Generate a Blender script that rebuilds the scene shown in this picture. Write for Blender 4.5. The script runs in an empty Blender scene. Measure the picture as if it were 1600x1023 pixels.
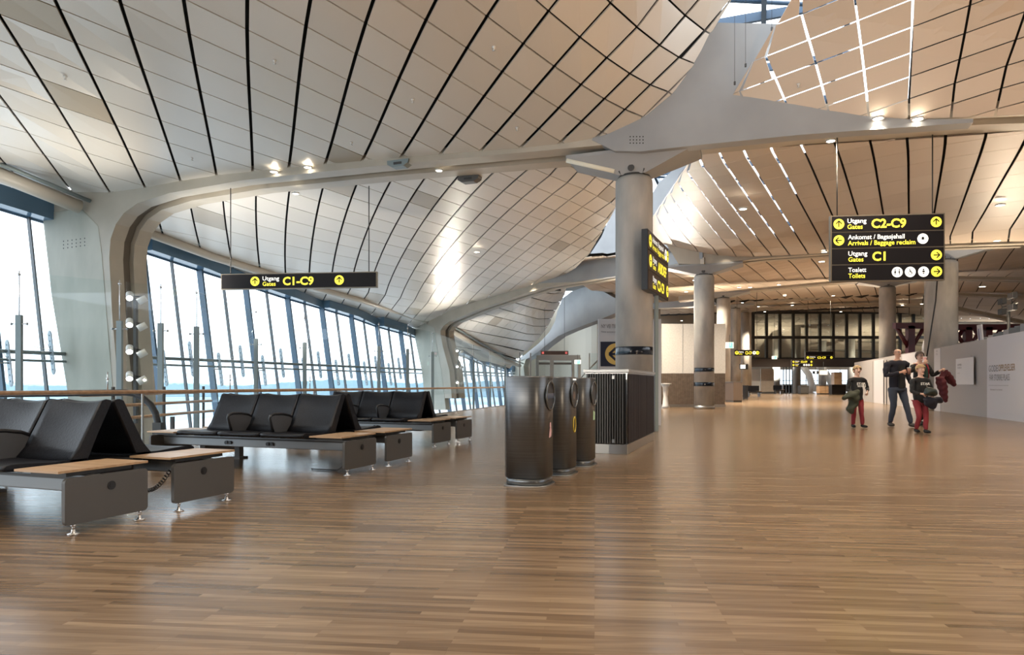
import bpy, bmesh, math, random
import numpy as np
from mathutils import Vector, Matrix
random.seed(7)
DEBUG = False
S = bpy.context.scene
C = S.collection
PI = math.pi
# ---------------------------------------------------------------- camera, sky, exposure
cam = bpy.data.cameras.new('camera'); co = bpy.data.objects.new('camera', cam); C.objects.link(co)
co.location = (0, 0, 1.0); co.rotation_euler = (PI/2, 0, 0)
cam.sensor_width = 36; cam.lens = 1050/1600*36; cam.shift_y = 88.5/1600; cam.clip_end = 3000
S.camera = co
S.view_settings.view_transform = 'Standard'; S.view_settings.look = 'None'
S.view_settings.exposure = 0.35; S.view_settings.gamma = 1; S.view_settings.use_curve_mapping = False
S.cycles.max_bounces = 7; S.cycles.diffuse_bounces = 5; S.cycles.glossy_bounces = 3
S.cycles.transparent_max_bounces = 14; S.cycles.transmission_bounces = 4
S.cycles.sample_clamp_indirect = 4
S.cycles.caustics_reflective = False; S.cycles.caustics_refractive = False
wd = bpy.data.worlds.new('overcast_sky'); S.world = wd; wd.use_nodes = True
nt = wd.node_tree; bg = nt.nodes['Background']
tc = nt.nodes.new('ShaderNodeTexCoord'); sep = nt.nodes.new('ShaderNodeSeparateXYZ')
rmp = nt.nodes.new('ShaderNodeValToRGB')
nt.links.new(tc.outputs['Generated'], sep.inputs[0]); nt.links.new(sep.outputs['Z'], rmp.inputs[0])
rmp.color_ramp.elements[0].position = 0.0; rmp.color_ramp.elements[0].color = (0.62, 0.74, 0.85, 1)
rmp.color_ramp.elements[1].position = 0.30; rmp.color_ramp.elements[1].color = (0.86, 0.93, 1.0, 1)
e = rmp.color_ramp.elements.new(0.03); e.color = (0.80, 0.86, 0.93, 1)
nt.links.new(rmp.outputs[0], bg.inputs[0]); bg.inputs[1].default_value = SKY = 3.0

# ---------------------------------------------------------------- frame helpers
def W(u, v, Y):
    return Vector(((u-800)/1050*Y, Y, 1+(600-v)/1050*Y))
def FL(u, v):
    Y = 1050/(v-600); return Vector(((u-800)/1050*Y, Y, 0))
def VY(u, P, d):
    """depth at which the view column u meets the vertical plane through P along d; returns (t, Y)"""
    a = (u-800)/1050; t = (a*P[1]-P[0])/(d[0]-a*d[1]); return t, P[1]+t*d[1]
M_ = Vector((0.342, 0.940, 0)); N_ = Vector((0.940, -0.342, 0)); UP = Vector((0, 0, 1))

# ---------------------------------------------------------------- materials
def mat(name, col, rough=0.5, metal=0.0, spec=0.5, emit=None, es=1.0, coat=0.0, alpha=1.0):
    m = bpy.data.materials.new(name); m.use_nodes = True
    b = m.node_tree.nodes['Principled BSDF']
    b.inputs['Base Color'].default_value = (*col, 1); b.inputs['Roughness'].default_value = rough
    b.inputs['Metallic'].default_value = metal; b.inputs['Specular IOR Level'].default_value = spec
    b.inputs['Coat Weight'].default_value = coat; b.inputs['Coat Roughness'].default_value = 0.1
    if emit: b.inputs['Emission Color'].default_value = (*emit, 1); b.inputs['Emission Strength'].default_value = es
    return m
def noisy(m, scale, c1, c2, detail=4, stretch=(1, 1, 1), rotz=0, bump=0.0, lo=0.3, hi=0.7):
    t = m.node_tree; b = t.nodes['Principled BSDF']
    tcn = t.nodes.new('ShaderNodeTexCoord'); mp = t.nodes.new('ShaderNodeMapping')
    mp.inputs['Scale'].default_value = stretch; mp.inputs['Rotation'].default_value = (0, 0, rotz)
    n = t.nodes.new('ShaderNodeTexNoise'); n.inputs['Scale'].default_value = scale; n.inputs['Detail'].default_value = detail
    r = t.nodes.new('ShaderNodeValToRGB'); r.color_ramp.elements[0].color = (*c1, 1); r.color_ramp.elements[1].color = (*c2, 1)
    r.color_ramp.elements[0].position = lo; r.color_ramp.elements[1].position = hi
    t.links.new(tcn.outputs['Object'], mp.inputs[0]); t.links.new(mp.outputs[0], n.inputs[0])
    t.links.new(n.outputs['Fac'], r.inputs[0]); t.links.new(r.outputs[0], b.inputs['Base Color'])
    if bump:
        bp = t.nodes.new('ShaderNodeBump'); bp.inputs['Strength'].default_value = bump; bp.inputs['Distance'].default_value = 0.02
        t.links.new(n.outputs['Fac'], bp.inputs['Height']); t.links.new(bp.outputs[0], b.inputs['Normal'])
    return m
def glass(name, tint, refl=0.12, rough=0.02, base=0.04):
    m = bpy.data.materials.new(name); m.use_nodes = True; t = m.node_tree
    t.nodes.clear(); o = t.nodes.new('ShaderNodeOutputMaterial'); mx = t.nodes.new('ShaderNodeMixShader')
    tr = t.nodes.new('ShaderNodeBsdfTransparent'); gl = t.nodes.new('ShaderNodeBsdfGlossy')
    tr.inputs[0].default_value = (*tint, 1); gl.inputs['Roughness'].default_value = rough
    gl.inputs['Color'].default_value = (0.95, 0.97, 1, 1)
    fr = t.nodes.new('ShaderNodeLayerWeight'); fr.inputs[0].default_value = 0.5
    pw = t.nodes.new('ShaderNodeMath'); pw.operation = 'POWER'; pw.inputs[1].default_value = 4.0
    mu = t.nodes.new('ShaderNodeMath'); mu.operation = 'MULTIPLY_ADD'; mu.inputs[1].default_value = refl*5; mu.inputs[2].default_value = base
    mu.use_clamp = True
    t.links.new(fr.outputs['Facing'], pw.inputs[0]); t.links.new(pw.outputs[0], mu.inputs[0]); t.links.new(mu.outputs[0], mx.inputs[0])
    t.links.new(tr.outputs[0], mx.inputs[1]); t.links.new(gl.outputs[0], mx.inputs[2]); t.links.new(mx.outputs[0], o.inputs[0])
    return m
def island(m, stops, rough=None):
    """colour of each separate panel drawn at random from the stops [(pos, colour)...]"""
    t = m.node_tree; b = t.nodes['Principled BSDF']
    g = t.nodes.new('ShaderNodeNewGeometry'); r = t.nodes.new('ShaderNodeValToRGB'); r.color_ramp.interpolation = 'LINEAR'
    el = r.color_ramp.elements
    while len(el) < len(stops): el.new(0.5)
    for k, (p, c) in enumerate(stops): el[k].position = p; el[k].color = (*c, 1)
    t.links.new(g.outputs['Random Per Island'], r.inputs[0]); t.links.new(r.outputs[0], b.inputs['Base Color'])
    return m
K = {}
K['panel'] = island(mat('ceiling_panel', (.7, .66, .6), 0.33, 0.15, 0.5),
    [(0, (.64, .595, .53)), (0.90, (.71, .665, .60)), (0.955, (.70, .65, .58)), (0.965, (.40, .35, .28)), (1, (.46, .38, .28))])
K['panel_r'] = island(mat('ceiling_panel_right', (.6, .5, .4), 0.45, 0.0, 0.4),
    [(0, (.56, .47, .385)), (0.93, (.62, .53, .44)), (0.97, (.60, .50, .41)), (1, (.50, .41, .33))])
K['backing'] = mat('ceiling_void', (.018, .017, .016), 0.9)
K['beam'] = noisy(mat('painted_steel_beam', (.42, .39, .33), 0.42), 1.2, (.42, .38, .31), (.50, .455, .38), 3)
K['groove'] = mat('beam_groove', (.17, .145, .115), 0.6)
K['web'] = noisy(mat('grey_beam_web', (.33, .34, .35), 0.5), 0.9, (.29, .30, .31), (.35, .36, .37), 3)
K['conc_pale'] = noisy(mat('pale_concrete', (.48, .48, .42), 0.6), 1.6, (.40, .40, .34), (.52, .51, .44), 8, (1, 1, .35), 0, .15)
K['conc'] = noisy(mat('column_concrete', (.38, .36, .33), 0.65), 2.2, (.29, .285, .27), (.50, .475, .44), 9, (1, 1, .4), 0, .3)
K['steel'] = mat('brushed_steel', (.40, .39, .37), 0.34, 1.0)
K['chrome'] = mat('chrome', (.75, .75, .75), 0.12, 1.0)
K['white'] = mat('white_paint', (.72, .71, .68), 0.4)
K['white_tube'] = mat('pale_tube', (.60, .56, .49), 0.4)
K['mull'] = mat('blue_grey_mullion', (.07, .13, .20), 0.4)
K['mull_thin'] = mat('dark_mullion', (.10, .11, .12), 0.4)
K['post'] = mat('grey_green_post', (.22, .27, .28), 0.4, 0.2)
K['header'] = mat('blue_glass_header', (.10, .19, .29), 0.15, 0.0, 0.8)
K['black'] = mat('black', (.012, .012, .014), 0.4)
K['signblack'] = mat('sign_black', (.006, .005, .007), 0.5, 0, .2)
K['signbrown'] = mat('sign_frame', (.20, .17, .13), 0.4, 0.5)
K['blackband'] = mat('black_band', (.006, .008, .014), 0.12)
K['yellow'] = mat('sign_yellow', (.9, .8, .05), 0.5, emit=(1.0, .87, .07), es=0.75)
K['signwhite'] = mat('sign_white', (.9, .9, .86), 0.5, emit=(1, 1, .95), es=0.6)
K['glass'] = glass('clear_glass', (.93, .96, .97), .13)
K['facade_glass'] = glass('facade_glass', (.90, .95, .98), .10)
K['rail_glass'] = glass('rail_glass', (.955, .98, .98), .06, .02, .02)
K['lamp'] = mat('lamp_glow', (1, .95, .85), 0.5, emit=(1, .9, .74), es=14)
K['lampcool'] = mat('lamp_glow_cool', (1, 1, 1), 0.5, emit=(1, .97, .92), es=16)
K['wood'] = noisy(mat('oak', (.48, .31, .18), 0.35), 9, (.42, .27, .15), (.58, .40, .25), 5, (.15, 2, 1))
K['rail_wood'] = noisy(mat('rail_oak', (.50, .30, .17), 0.3), 9, (.34, .20, .11), (.50, .31, .18), 4, (.2, 2, 2))
K['leather'] = noisy(mat('black_leather', (.008, .009, .013), 0.40, 0, .28), 60, (.006, .007, .010), (.011, .012, .017), 4, (1, 1, 1), 0, .12)
K['bench_grey'] = mat('bench_grey', (.105, .103, .10), 0.45, 0.2)
K['bench_light'] = mat('bench_rail_grey', (.24, .25, .255), 0.35, 0.4)
K['arm_grey'] = mat('armrest_grey', (.13, .135, .145), 0.35, 0.3)
K['binsteel'] = noisy(mat('bin_steel', (.30, .30, .30), 0.34, 0.85), 40, (.135, .140, .145), (.17, .172, .175), 3, (.05, .05, 3))
K['binbase'] = mat('bin_base', (.16, .17, .18), 0.25, 0.8)
K['dark'] = mat('dark_grey', (.05, .05, .05), 0.5)
K['boxside'] = mat('box_side_panel', (.014, .009, .013), 0.5, 0, .25)
K['brownwall'] = mat('brown_cladding', (.10, .072, .055), 0.5)
K['hoard_grey'] = mat('hoarding_grey', (.36, .345, .345), 0.6)
K['hoard_white'] = mat('hoarding_white', (.56, .56, .60), 0.5)
K['red'] = mat('red_steel', (.07, .008, .014), 0.4)
K['blue'] = mat('skylight_blue', (.06, .11, .18), 0.4)
K['greensign'] = mat('exit_green', (.1, .7, .4), 0.5, emit=(.35, 1, .6), es=.9)
K['textgrey'] = mat('text_grey', (.13, .13, .14), 0.6)
K['textgold'] = mat('text_gold', (.26, .17, .09), 0.6)

# oak strip floor: long narrow staves with random tone
def floor_mat():
    m = mat('oak_strip_floor', (.3, .2, .1), 0.27, 0, 0.5); t = m.node_tree; b = t.nodes['Principled BSDF']
    tcn = t.nodes.new('ShaderNodeTexCoord'); mp = t.nodes.new('ShaderNodeMapping')
    mp.inputs['Rotation'].default_value = (0, 0, math.radians(7))
    t.links.new(tcn.outputs['Object'], mp.inputs[0])
    br = t.nodes.new('ShaderNodeTexBrick'); br.offset = 0.37; br.offset_frequency = 3
    br.inputs['Scale'].default_value = 1.0; br.inputs['Brick Width'].default_value = 0.55
    br.inputs['Row Height'].default_value = 0.038; br.inputs['Mortar Size'].default_value = 0.0008
    br.inputs['Mortar Smooth'].default_value = 0.3; br.inputs['Bias'].default_value = 0.0
    br.inputs['Color1'].default_value = (0, 0, 0, 1); br.inputs['Color2'].default_value = (1, 1, 1, 1); br.inputs['Mortar'].default_value = (0.3, .3, .3, 1)
    t.links.new(mp.outputs[0], br.inputs[0])
    r = t.nodes.new('ShaderNodeValToRGB'); el = r.color_ramp.elements
    el[0].color = (.118, .074, .041, 1); el[1].color = (.305, .213, .131, 1)
    x = el.new(.12); x.color = (.175, .114, .065, 1); x = el.new(.6); x.color = (.228, .155, .094, 1)
    t.links.new(br.outputs['Color'], r.inputs[0])
    mp2 = t.nodes.new('ShaderNodeMapping'); mp2.inputs['Rotation'].default_value = (0, 0, math.radians(7)); mp2.inputs['Scale'].default_value = (1.6, 38, 1)
    t.links.new(tcn.outputs['Object'], mp2.inputs[0])
    n = t.nodes.new('ShaderNodeTexNoise'); n.inputs['Scale'].default_value = 1.0; n.inputs['Detail'].default_value = 6; n.inputs['Distortion'].default_value = 1.2
    t.links.new(mp2.outputs[0], n.inputs[0])
    mx = t.nodes.new('ShaderNodeMix'); mx.data_type = 'RGBA'; mx.blend_type = 'MULTIPLY'; mx.inputs[0].default_value = 0.55
    r2 = t.nodes.new('ShaderNodeValToRGB'); r2.color_ramp.elements[0].position = .3; r2.color_ramp.elements[0].color = (.55, .52, .5, 1); r2.color_ramp.elements[1].position = .65; r2.color_ramp.elements[1].color = (1.15, 1.15, 1.15, 1)
    t.links.new(n.outputs['Fac'], r2.inputs[0]); t.links.new(r.outputs[0], mx.inputs[6]); t.links.new(r2.outputs[0], mx.inputs[7])
    t.links.new(mx.outputs[2], b.inputs['Base Color'])
    mr = t.nodes.new('ShaderNodeMapRange'); mr.inputs['To Min'].default_value = .15; mr.inputs['To Max'].default_value = .29
    t.links.new(n.outputs['Fac'], mr.inputs[0]); t.links.new(mr.outputs[0], b.inputs['Roughness'])
    bp = t.nodes.new('ShaderNodeBump'); bp.inputs['Strength'].default_value = .12; bp.inputs['Distance'].default_value = .004
    t.links.new(n.outputs['Fac'], bp.inputs['Height']); t.links.new(bp.outputs[0], b.inputs['Normal'])
    return m
K['floor'] = floor_mat()

# ---------------------------------------------------------------- mesh helpers
class MB:
    def __init__(s): s.b = bmesh.new(); s.mi = 0
    def face(s, pts, mi=None):
        vs = [s.b.verts.new(p) for p in pts]
        try: f = s.b.faces.new(vs); f.material_index = s.mi if mi is None else mi; return f
        except ValueError: return None
    def box(s, c, size, fr=None, bev=0.0):
        """box centred c, size along the frame axes fr=(ax,ay,az)"""
        ax, ay, az = fr or (Vector((1, 0, 0)), Vector((0, 1, 0)), UP)
        c = Vector(c); hx, hy, hz = [q/2 for q in size]; v = []
        for sz in (-1, 1):
            for sx, sy in ((-1, -1), (1, -1), (1, 1), (-1, 1)):
                v.append(s.b.verts.new(c+ax*hx*sx+ay*hy*sy+az*hz*sz))
        fs = []
        for q in ((0, 3, 2, 1), (4, 5, 6, 7), (0, 1, 5, 4), (1, 2, 6, 5), (2, 3, 7, 6), (3, 0, 4, 7)):
            f = s.b.faces.new([v[k] for k in q]); f.material_index = s.mi; fs.append(f)
        if bev:
            es = list({e for f in fs for e in f.edges})
            bmesh.ops.bevel(s.b, geom=es, offset=bev, segments=2, affect='EDGES', profile=.5)
        return s
    def prism(s, outline, a, b_, depth, o, smooth=False):
        """outline [(x,y)] in the plane (a,b_) at origin o, extruded along a x b_ direction 'depth' (a vector)"""
        n = len(outline); p0 = [Vector(o)+a*x+b_*y for x, y in outline]
        v0 = [s.b.verts.new(p) for p in p0]; v1 = [s.b.verts.new(p+depth) for p in p0]
        try:
            f = s.b.faces.new(v0); f.material_index = s.mi
            f = s.b.faces.new(list(reversed(v1))); f.material_index = s.mi
        except ValueError: pass
        for k in range(n):
            f = s.b.faces.new([v0[k], v1[k], v1[(k+1) % n], v0[(k+1) % n]]); f.material_index = s.mi; f.smooth = smooth
        return s
    def tube(s, pts, r, seg=10, cap=True, sy=1.0, upv=None):
        """round (or flattened by sy) section swept along pts; r may be a list"""
        pts = [Vector(p) for p in pts]; rs = r if isinstance(r, (list, tuple)) else [r]*len(pts)
        rings = []; prev = None
        for k, p in enumerate(pts):
            d = (pts[min(k+1, len(pts)-1)]-pts[max(k-1, 0)])
            d = d.normalized() if d.length > 1e-9 else Vector((0, 0, 1))
            if prev is None:
                h = upv or (Vector((0, 0, 1)) if abs(d.z) < .9 else Vector((1, 0, 0)))
                x = d.cross(h).normalized()
            else:
                x = prev-d*prev.dot(d); x = x.normalized() if x.length > 1e-6 else d.orthogonal().normalized()
            prev = x; y = d.cross(x).normalized()
            rings.append([s.b.verts.new(p+(x*math.cos(2*PI*q/seg)+y*math.sin(2*PI*q/seg)*sy)*rs[k]) for q in range(seg)])
        for k in range(len(rings)-1):
            for q in range(seg):
                f = s.b.faces.new([rings[k][q], rings[k][(q+1) % seg], rings[k+1][(q+1) % seg], rings[k+1][q]]); f.smooth = True; f.material_index = s.mi
        if cap:
            f = s.b.faces.new(list(reversed(rings[0]))); f.material_index = s.mi
            f = s.b.faces.new(rings[-1]); f.material_index = s.mi
        return s
    def cyl(s, p0, p1, r, seg=16, r2=None):
        return s.tube([p0, p1], [r, r if r2 is None else r2], seg)
    def lathe(s, prof, c, seg=32, smooth=True, sx=1, sy=1, cap=True):
        rings = [[s.b.verts.new(Vector(c)+Vector((r*sx*math.cos(2*PI*q/seg), r*sy*math.sin(2*PI*q/seg), z))) for q in range(seg)] for r, z in prof]
        for k in range(len(rings)-1):
            for q in range(seg):
                f = s.b.faces.new([rings[k][q], rings[k][(q+1) % seg], rings[k+1][(q+1) % seg], rings[k+1][q]]); f.smooth = smooth; f.material_index = s.mi
        if cap and prof[0][0] > 1e-4: f = s.b.faces.new(list(reversed(rings[0]))); f.material_index = s.mi
        if cap and prof[-1][0] > 1e-4: f = s.b.faces.new(rings[-1]); f.material_index = s.mi
        return s
    def ball(s, c, r, seg=16, sc=(1, 1, 1)):
        mtx = Matrix.Translation(c) @ Matrix.Diagonal((r*sc[0], r*sc[1], r*sc[2], 1))
        g = bmesh.ops.create_uvsphere(s.b, u_segments=seg, v_segments=max(6, seg//2+2), radius=1, matrix=mtx)
        for f in {f for v in g['verts'] for f in v.link_faces}: f.smooth = True; f.material_index = s.mi
        return s
    def disc(s, c, n, r, seg=24, x=None, rx=None):
        n = Vector(n).normalized(); x = x or (n.cross(UP).normalized() if abs(n.z) < .95 else Vector((1, 0, 0))); y = n.cross(x)
        s.face([Vector(c)+x*(rx or r)*math.cos(2*PI*q/seg)+y*r*math.sin(2*PI*q/seg) for q in range(seg)]); return s
def root(name, loc, rz=0.0, parent=None):
    o = bpy.data.objects.new(name, None); C.objects.link(o); o.location = loc; o.rotation_euler = (0, 0, rz); o.empty_display_size = .1
    return o
def out(name, mb, m, parent=None, world=False, smooth_all=False, fixn=True):
    """links one mesh object; world=True converts world coordinates into the parent's own frame"""
    if fixn: bmesh.ops.recalc_face_normals(mb.b, faces=mb.b.faces)
    if world and parent is not None:
        mt = Matrix.Identity(4); L = parent
        while L is not None: mt = Matrix.Translation(L.location) @ L.rotation_euler.to_matrix().to_4x4() @ mt; L = L.parent
        bmesh.ops.transform(mb.b, matrix=mt.inverted(), verts=mb.b.verts)
    me = bpy.data.meshes.new(name)
    if smooth_all:
        for f in mb.b.faces: f.smooth = True
    mb.b.to_mesh(me); mb.b.free()
    for q in (m if isinstance(m, (list, tuple)) else [m]): me.materials.append(K[q] if isinstance(q, str) else q)
    o = bpy.data.objects.new(name, me); C.objects.link(o)
    if parent is not None: o.parent = parent
    return o
def tag(o, label=None, cat=None, group=None, kind=None):
    if label: o['label'] = label
    if cat: o['category'] = cat
    if group: o['group'] = group
    if kind: o['kind'] = kind
    return o
def st(o, label=None): return tag(o, label, None, None, 'structure')
def kids(o): return [c for c in bpy.data.objects if c.parent == o]
def copy_tree(o, parent=None):
    c = o.copy(); C.objects.link(c)
    if parent is not None: c.parent = parent
    for ch in kids(o): copy_tree(ch, c)
    return c
_txt = {}
def text_mb(mb, body, o, a, b_, size, mi=0, align='LEFT', bold=0.012, width=None, depth=0.004, nrm=None):
    """lettering as thin solid letters: o = baseline start, a = reading direction, b_ = up"""
    cu = bpy.data.curves.new('t', 'FONT'); cu.body = body; cu.size = 1.0; cu.offset = bold; cu.align_x = align
    cu.extrude = 0.0; cu.resolution_u = 3
    to = bpy.data.objects.new('t', cu); C.objects.link(to)
    dg = bpy.context.evaluated_depsgraph_get(); me = bpy.data.meshes.new_from_object(to.evaluated_get(dg))
    xs = [v.co.x for v in me.vertices] or [0, 1]; w = (max(xs)-min(xs)) or 1
    sx = size if width is None else width/w
    n = nrm or a.cross(b_); base = len(mb.b.verts); vs = []
    for v in me.vertices:
        vs.append(mb.b.verts.new(Vector(o)+a*(v.co.x-(min(xs) if align == 'LEFT' else 0))*sx+b_*v.co.y*size+n*depth))
    for p in me.polygons:
        try: f = mb.b.faces.new([vs[k] for k in p.vertices]); f.material_index = mi
        except ValueError: pass
    bpy.data.objects.remove(to); bpy.data.meshes.remove(me); bpy.data.curves.remove(cu)
def copy_name(n): return n
# ================================================================ SETTING
# main lines of the hall, in plan
COL = [Vector((2.58, 14.2, 0)), Vector((7.8, 27.3, 0)), Vector((13.0, 40.4, 0)), Vector((18.2, 53.5, 0))]
NL = -N_                                               # towards the facade
def fac_top(u): return 21735/(1180-u)                  # depth of the facade's top line in a view column
def facX(Y): return -20.7+.362*Y
# ---- floor
mb = MB()
edge = [(-11.6, -14), (-5.5, 10.5), (-0.0, 32.8), (3.2, 47), (6, 60), (9, 76), (16, 120)]
pts = [Vector((x, y, 0)) for x, y in edge]+[Vector((75, 120, 0)), Vector((75, -14, 0))]
mb.prism([(p.x, p.y) for p in pts], Vector((1, 0, 0)), Vector((0, 1, 0)), Vector((0, 0, -.35)), (0, 0, 0))
st(out('floor', mb, 'floor'))
mb = MB()                                              # metal edge trim of the floor
for k in range(len(edge)-1):
    a, b_ = Vector((*edge[k], 0)), Vector((*edge[k+1], 0)); d = (b_-a).normalized(); n = Vector((-d.y, d.x, 0))
    mb.box((a+b_)/2+n*.03+Vector((0, 0, -.16)), ((b_-a).length, .05, .36), (d, n, UP))
st(out('trim_1', mb, 'bench_light'))
mb = MB(); mb.box((-6, 50, -3.1), (60, 160, .2)); st(out('floor_lower', mb, mat('lower_floor', (.42, .44, .45), .5)))
mb = MB(); mb.box((0, 900, -7.2), (6000, 3000, .2))
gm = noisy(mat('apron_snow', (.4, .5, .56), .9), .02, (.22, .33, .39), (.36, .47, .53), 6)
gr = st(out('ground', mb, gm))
# far tree belt across the airfield
mb = MB(); rr = random.Random(3); hh = [1.2+rr.random()*1.1+1.3*math.sin(k*.11)+1.0*math.sin(k*.037) for k in range(700)]
for k in range(699):
    x0, x1 = -900+k*2.2, -897.8+k*2.2; y0 = 430
    mb.face([(x0, y0, -7), (x1, y0, -7), (x1, y0, hh[k+1]), (x0, y0, hh[k])]); mb.face([(x0, y0, hh[k]), (x1, y0, hh[k+1]), (x1, y0+30, hh[k+1]), (x0, y0+30, hh[k])])
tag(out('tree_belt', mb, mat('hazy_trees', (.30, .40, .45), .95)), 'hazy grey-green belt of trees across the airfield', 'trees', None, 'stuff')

# ---- main beams with their legs
def beam(name, P, d, top_, bot_, w, groove=None, m=('beam', 'groove', 'web'), plane_n=None):
    """plate outline in (t, z) on the vertical plane through P along d, thickness w backwards; returns object.
    top_/bot_ are lists of (t,z); the sides are two ribs with a recess between them"""
    n = plane_n or Vector((-d.y, d.x, 0)); n = n if n.y > 0 else -n
    mb = MB(); N = len(top_)
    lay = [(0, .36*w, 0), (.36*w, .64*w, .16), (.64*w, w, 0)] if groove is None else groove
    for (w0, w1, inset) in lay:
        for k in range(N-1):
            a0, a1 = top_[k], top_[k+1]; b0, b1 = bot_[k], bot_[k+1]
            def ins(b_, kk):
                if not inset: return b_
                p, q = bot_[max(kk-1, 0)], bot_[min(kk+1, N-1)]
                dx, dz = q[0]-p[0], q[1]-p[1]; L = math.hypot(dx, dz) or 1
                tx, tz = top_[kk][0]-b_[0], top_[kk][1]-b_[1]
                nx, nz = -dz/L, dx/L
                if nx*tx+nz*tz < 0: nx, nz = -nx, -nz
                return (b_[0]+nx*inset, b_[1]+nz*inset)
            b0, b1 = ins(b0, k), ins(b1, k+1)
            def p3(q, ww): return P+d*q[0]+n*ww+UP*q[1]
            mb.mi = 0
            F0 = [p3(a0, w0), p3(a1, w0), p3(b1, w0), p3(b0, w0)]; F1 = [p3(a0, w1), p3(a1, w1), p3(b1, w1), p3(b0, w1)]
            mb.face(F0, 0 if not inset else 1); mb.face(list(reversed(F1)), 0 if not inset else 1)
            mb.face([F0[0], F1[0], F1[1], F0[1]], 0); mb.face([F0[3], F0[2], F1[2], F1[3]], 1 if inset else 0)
            if k == 0: mb.face([F0[0], F0[3], F1[3], F1[0]], 0)
            if k == N-2: mb.face([F0[1], F1[1], F1[2], F0[2]], 0)
    bmesh.ops.remove_doubles(mb.b, verts=mb.b.verts, dist=1e-4)
    return mb, m
def pix_line(P, d, uv):
    """(u,v) points seen on the vertical plane through P along d -> (t,z)"""
    r = []
    for u, v in uv:
        t, Y = VY(u, P, d); r.append((t, 1+(600-v)/1050*Y))
    return r
# beam 1: leg, rounded corner, long arch, runs out of the picture on the right; the grey web over the column is a plate of its own
P1 = COL[0]-M_*.6; P1r = COL[0]+M_*.6
TB1 = [(15.75, -3), (15.95, .8), (16.6, 3.6), (17.0, 6.0), (16.9, 6.45), (15.6, 6.52), (14.2, 6.56), (13.0, 6.60), (11.5, 6.62), (9.8, 6.62), (6.0, 6.50), (3.0, 6.36), (0, 6.26), (-3.2, 6.2), (-6.2, 5.98), (-8.2, 5.9), (-14, 5.6)]
BB1 = [(13.8, -3), (14.0, .8), (14.25, 3.0), (14.35, 4.5), (14.3, 5.0), (14.1, 5.40), (13.8, 5.68), (13.3, 5.90), (12.2, 6.06), (9.8, 6.15), (6.0, 6.08), (3.0, 5.99), (0, 5.90), (-3.2, 5.86), (-6.2, 5.72), (-8.2, 5.55), (-14, 5.2)]
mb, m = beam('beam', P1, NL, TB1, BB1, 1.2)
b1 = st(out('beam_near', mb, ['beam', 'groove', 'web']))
# leg faces are pale concrete: sleeve of the same outline below the joint
def leg(name, P, d, pts, w):
    mb = MB(); n = M_
    mb.prism(pts, d, UP, n*w, P-n*.012)
    bmesh.ops.bevel(mb.b, geom=[e for e in mb.b.edges], offset=.03, segments=2, affect='EDGES', profile=.5)
    return st(out(name, mb, 'conc_pale'))
leg('pier_near', P1, NL, [(15.72, -3), (15.95, .8), (16.6, 3.6), (16.97, 5.95), (15.4, 5.95), (14.75, 5.4), (14.62, 4.6), (14.45, 3.0), (14.2, .8), (14.0, -3)], .34)
# grey web plate rising over the column into the skylight
wb = pix_line(P1, NL, [(925, 219), (940, 190), (985, 120), (1040, 40), (1122, 36), (1222, 38), (1160, 140), (1200, 156), (1290, 171), (1345, 181), (1420, 187), (1520, 186)])
lo = pix_line(P1, NL, [(1520, 192), (1360, 203), (1250, 211), (1090, 227), (1000, 237), (960, 236)])
mb = MB(); mb.prism(wb+lo, NL, UP, M_*.30, P1-M_*.015)
bolts = [(u, v) for u in (985, 990, 995, 1000, 1005) for v in (214, 219, 224)]
st(out('beam_web_near', mb, 'web'))
mb = MB()
for u, v in bolts:
    t, Y = VY(u, P1, NL); p = W(u, v, Y)-M_*.02; mb.disc(p, -M_, .014, 8)
st(out('trim_2', mb, 'black'))
mb = MB()
for i in range(6):
    for j in range(3):
        t, Y = VY(100+i*6.6, P1, NL); p = W(100+i*6.6, 377+j*5.5-i*.9, Y)-M_*.014; mb.disc(p, -M_, .022, 8)
st(out('trim_3', mb, 'black'))

# beam 2
D2 = (Vector((-4.9, 40, 0))-COL[1]).normalized(); n2 = Vector((-D2.y, D2.x, 0)); n2 = n2 if n2.y > 0 else -n2
P2 = COL[1]-n2*.5; P2r = COL[1]+n2*.5
tp = [(664, 622), (659, 578), (650, 530), (645, 512), (660, 503), (678, 498), (699, 487), (749, 467), (809, 448), (851, 434), (885, 425), (911, 417), (940, 410), (965, 405), (1040, 398), (1100, 402)]
bt = [(706, 622), (702, 578), (692, 542), (688.5, 524), (688.5, 516), (693, 509), (702.5, 502), (749, 482.5), (809, 462), (851, 449), (885, 443), (911, 439.5), (940, 434), (965, 429.5), (1040, 418), (1100, 412)]
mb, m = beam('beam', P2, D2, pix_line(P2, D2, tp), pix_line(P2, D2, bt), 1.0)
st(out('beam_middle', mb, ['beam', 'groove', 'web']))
LG2 = pix_line(P2, D2, [(666, 640), (659, 578), (645, 511), (664, 505), (679, 512), (681, 530), (690, 580), (697, 640)])
mb = MB(); mb.prism(LG2, D2, UP, n2*.3, P2-n2*.012); st(out('pier_middle', mb, 'conc_pale'))
wb = pix_line(P2, D2, [(830, 443), (870, 432), (885, 427), (903, 415), (923, 396), (940, 370), (952, 342), (964, 300), (1000, 296), (1020, 340), (1032, 376), (1060, 384), (1098, 391), (1098, 404), (965, 431), (900, 440)])
mb = MB(); mb.prism(wb, D2, UP, n2*.3, P2-n2*.015); st(out('beam_web_middle', mb, 'web'))
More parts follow.
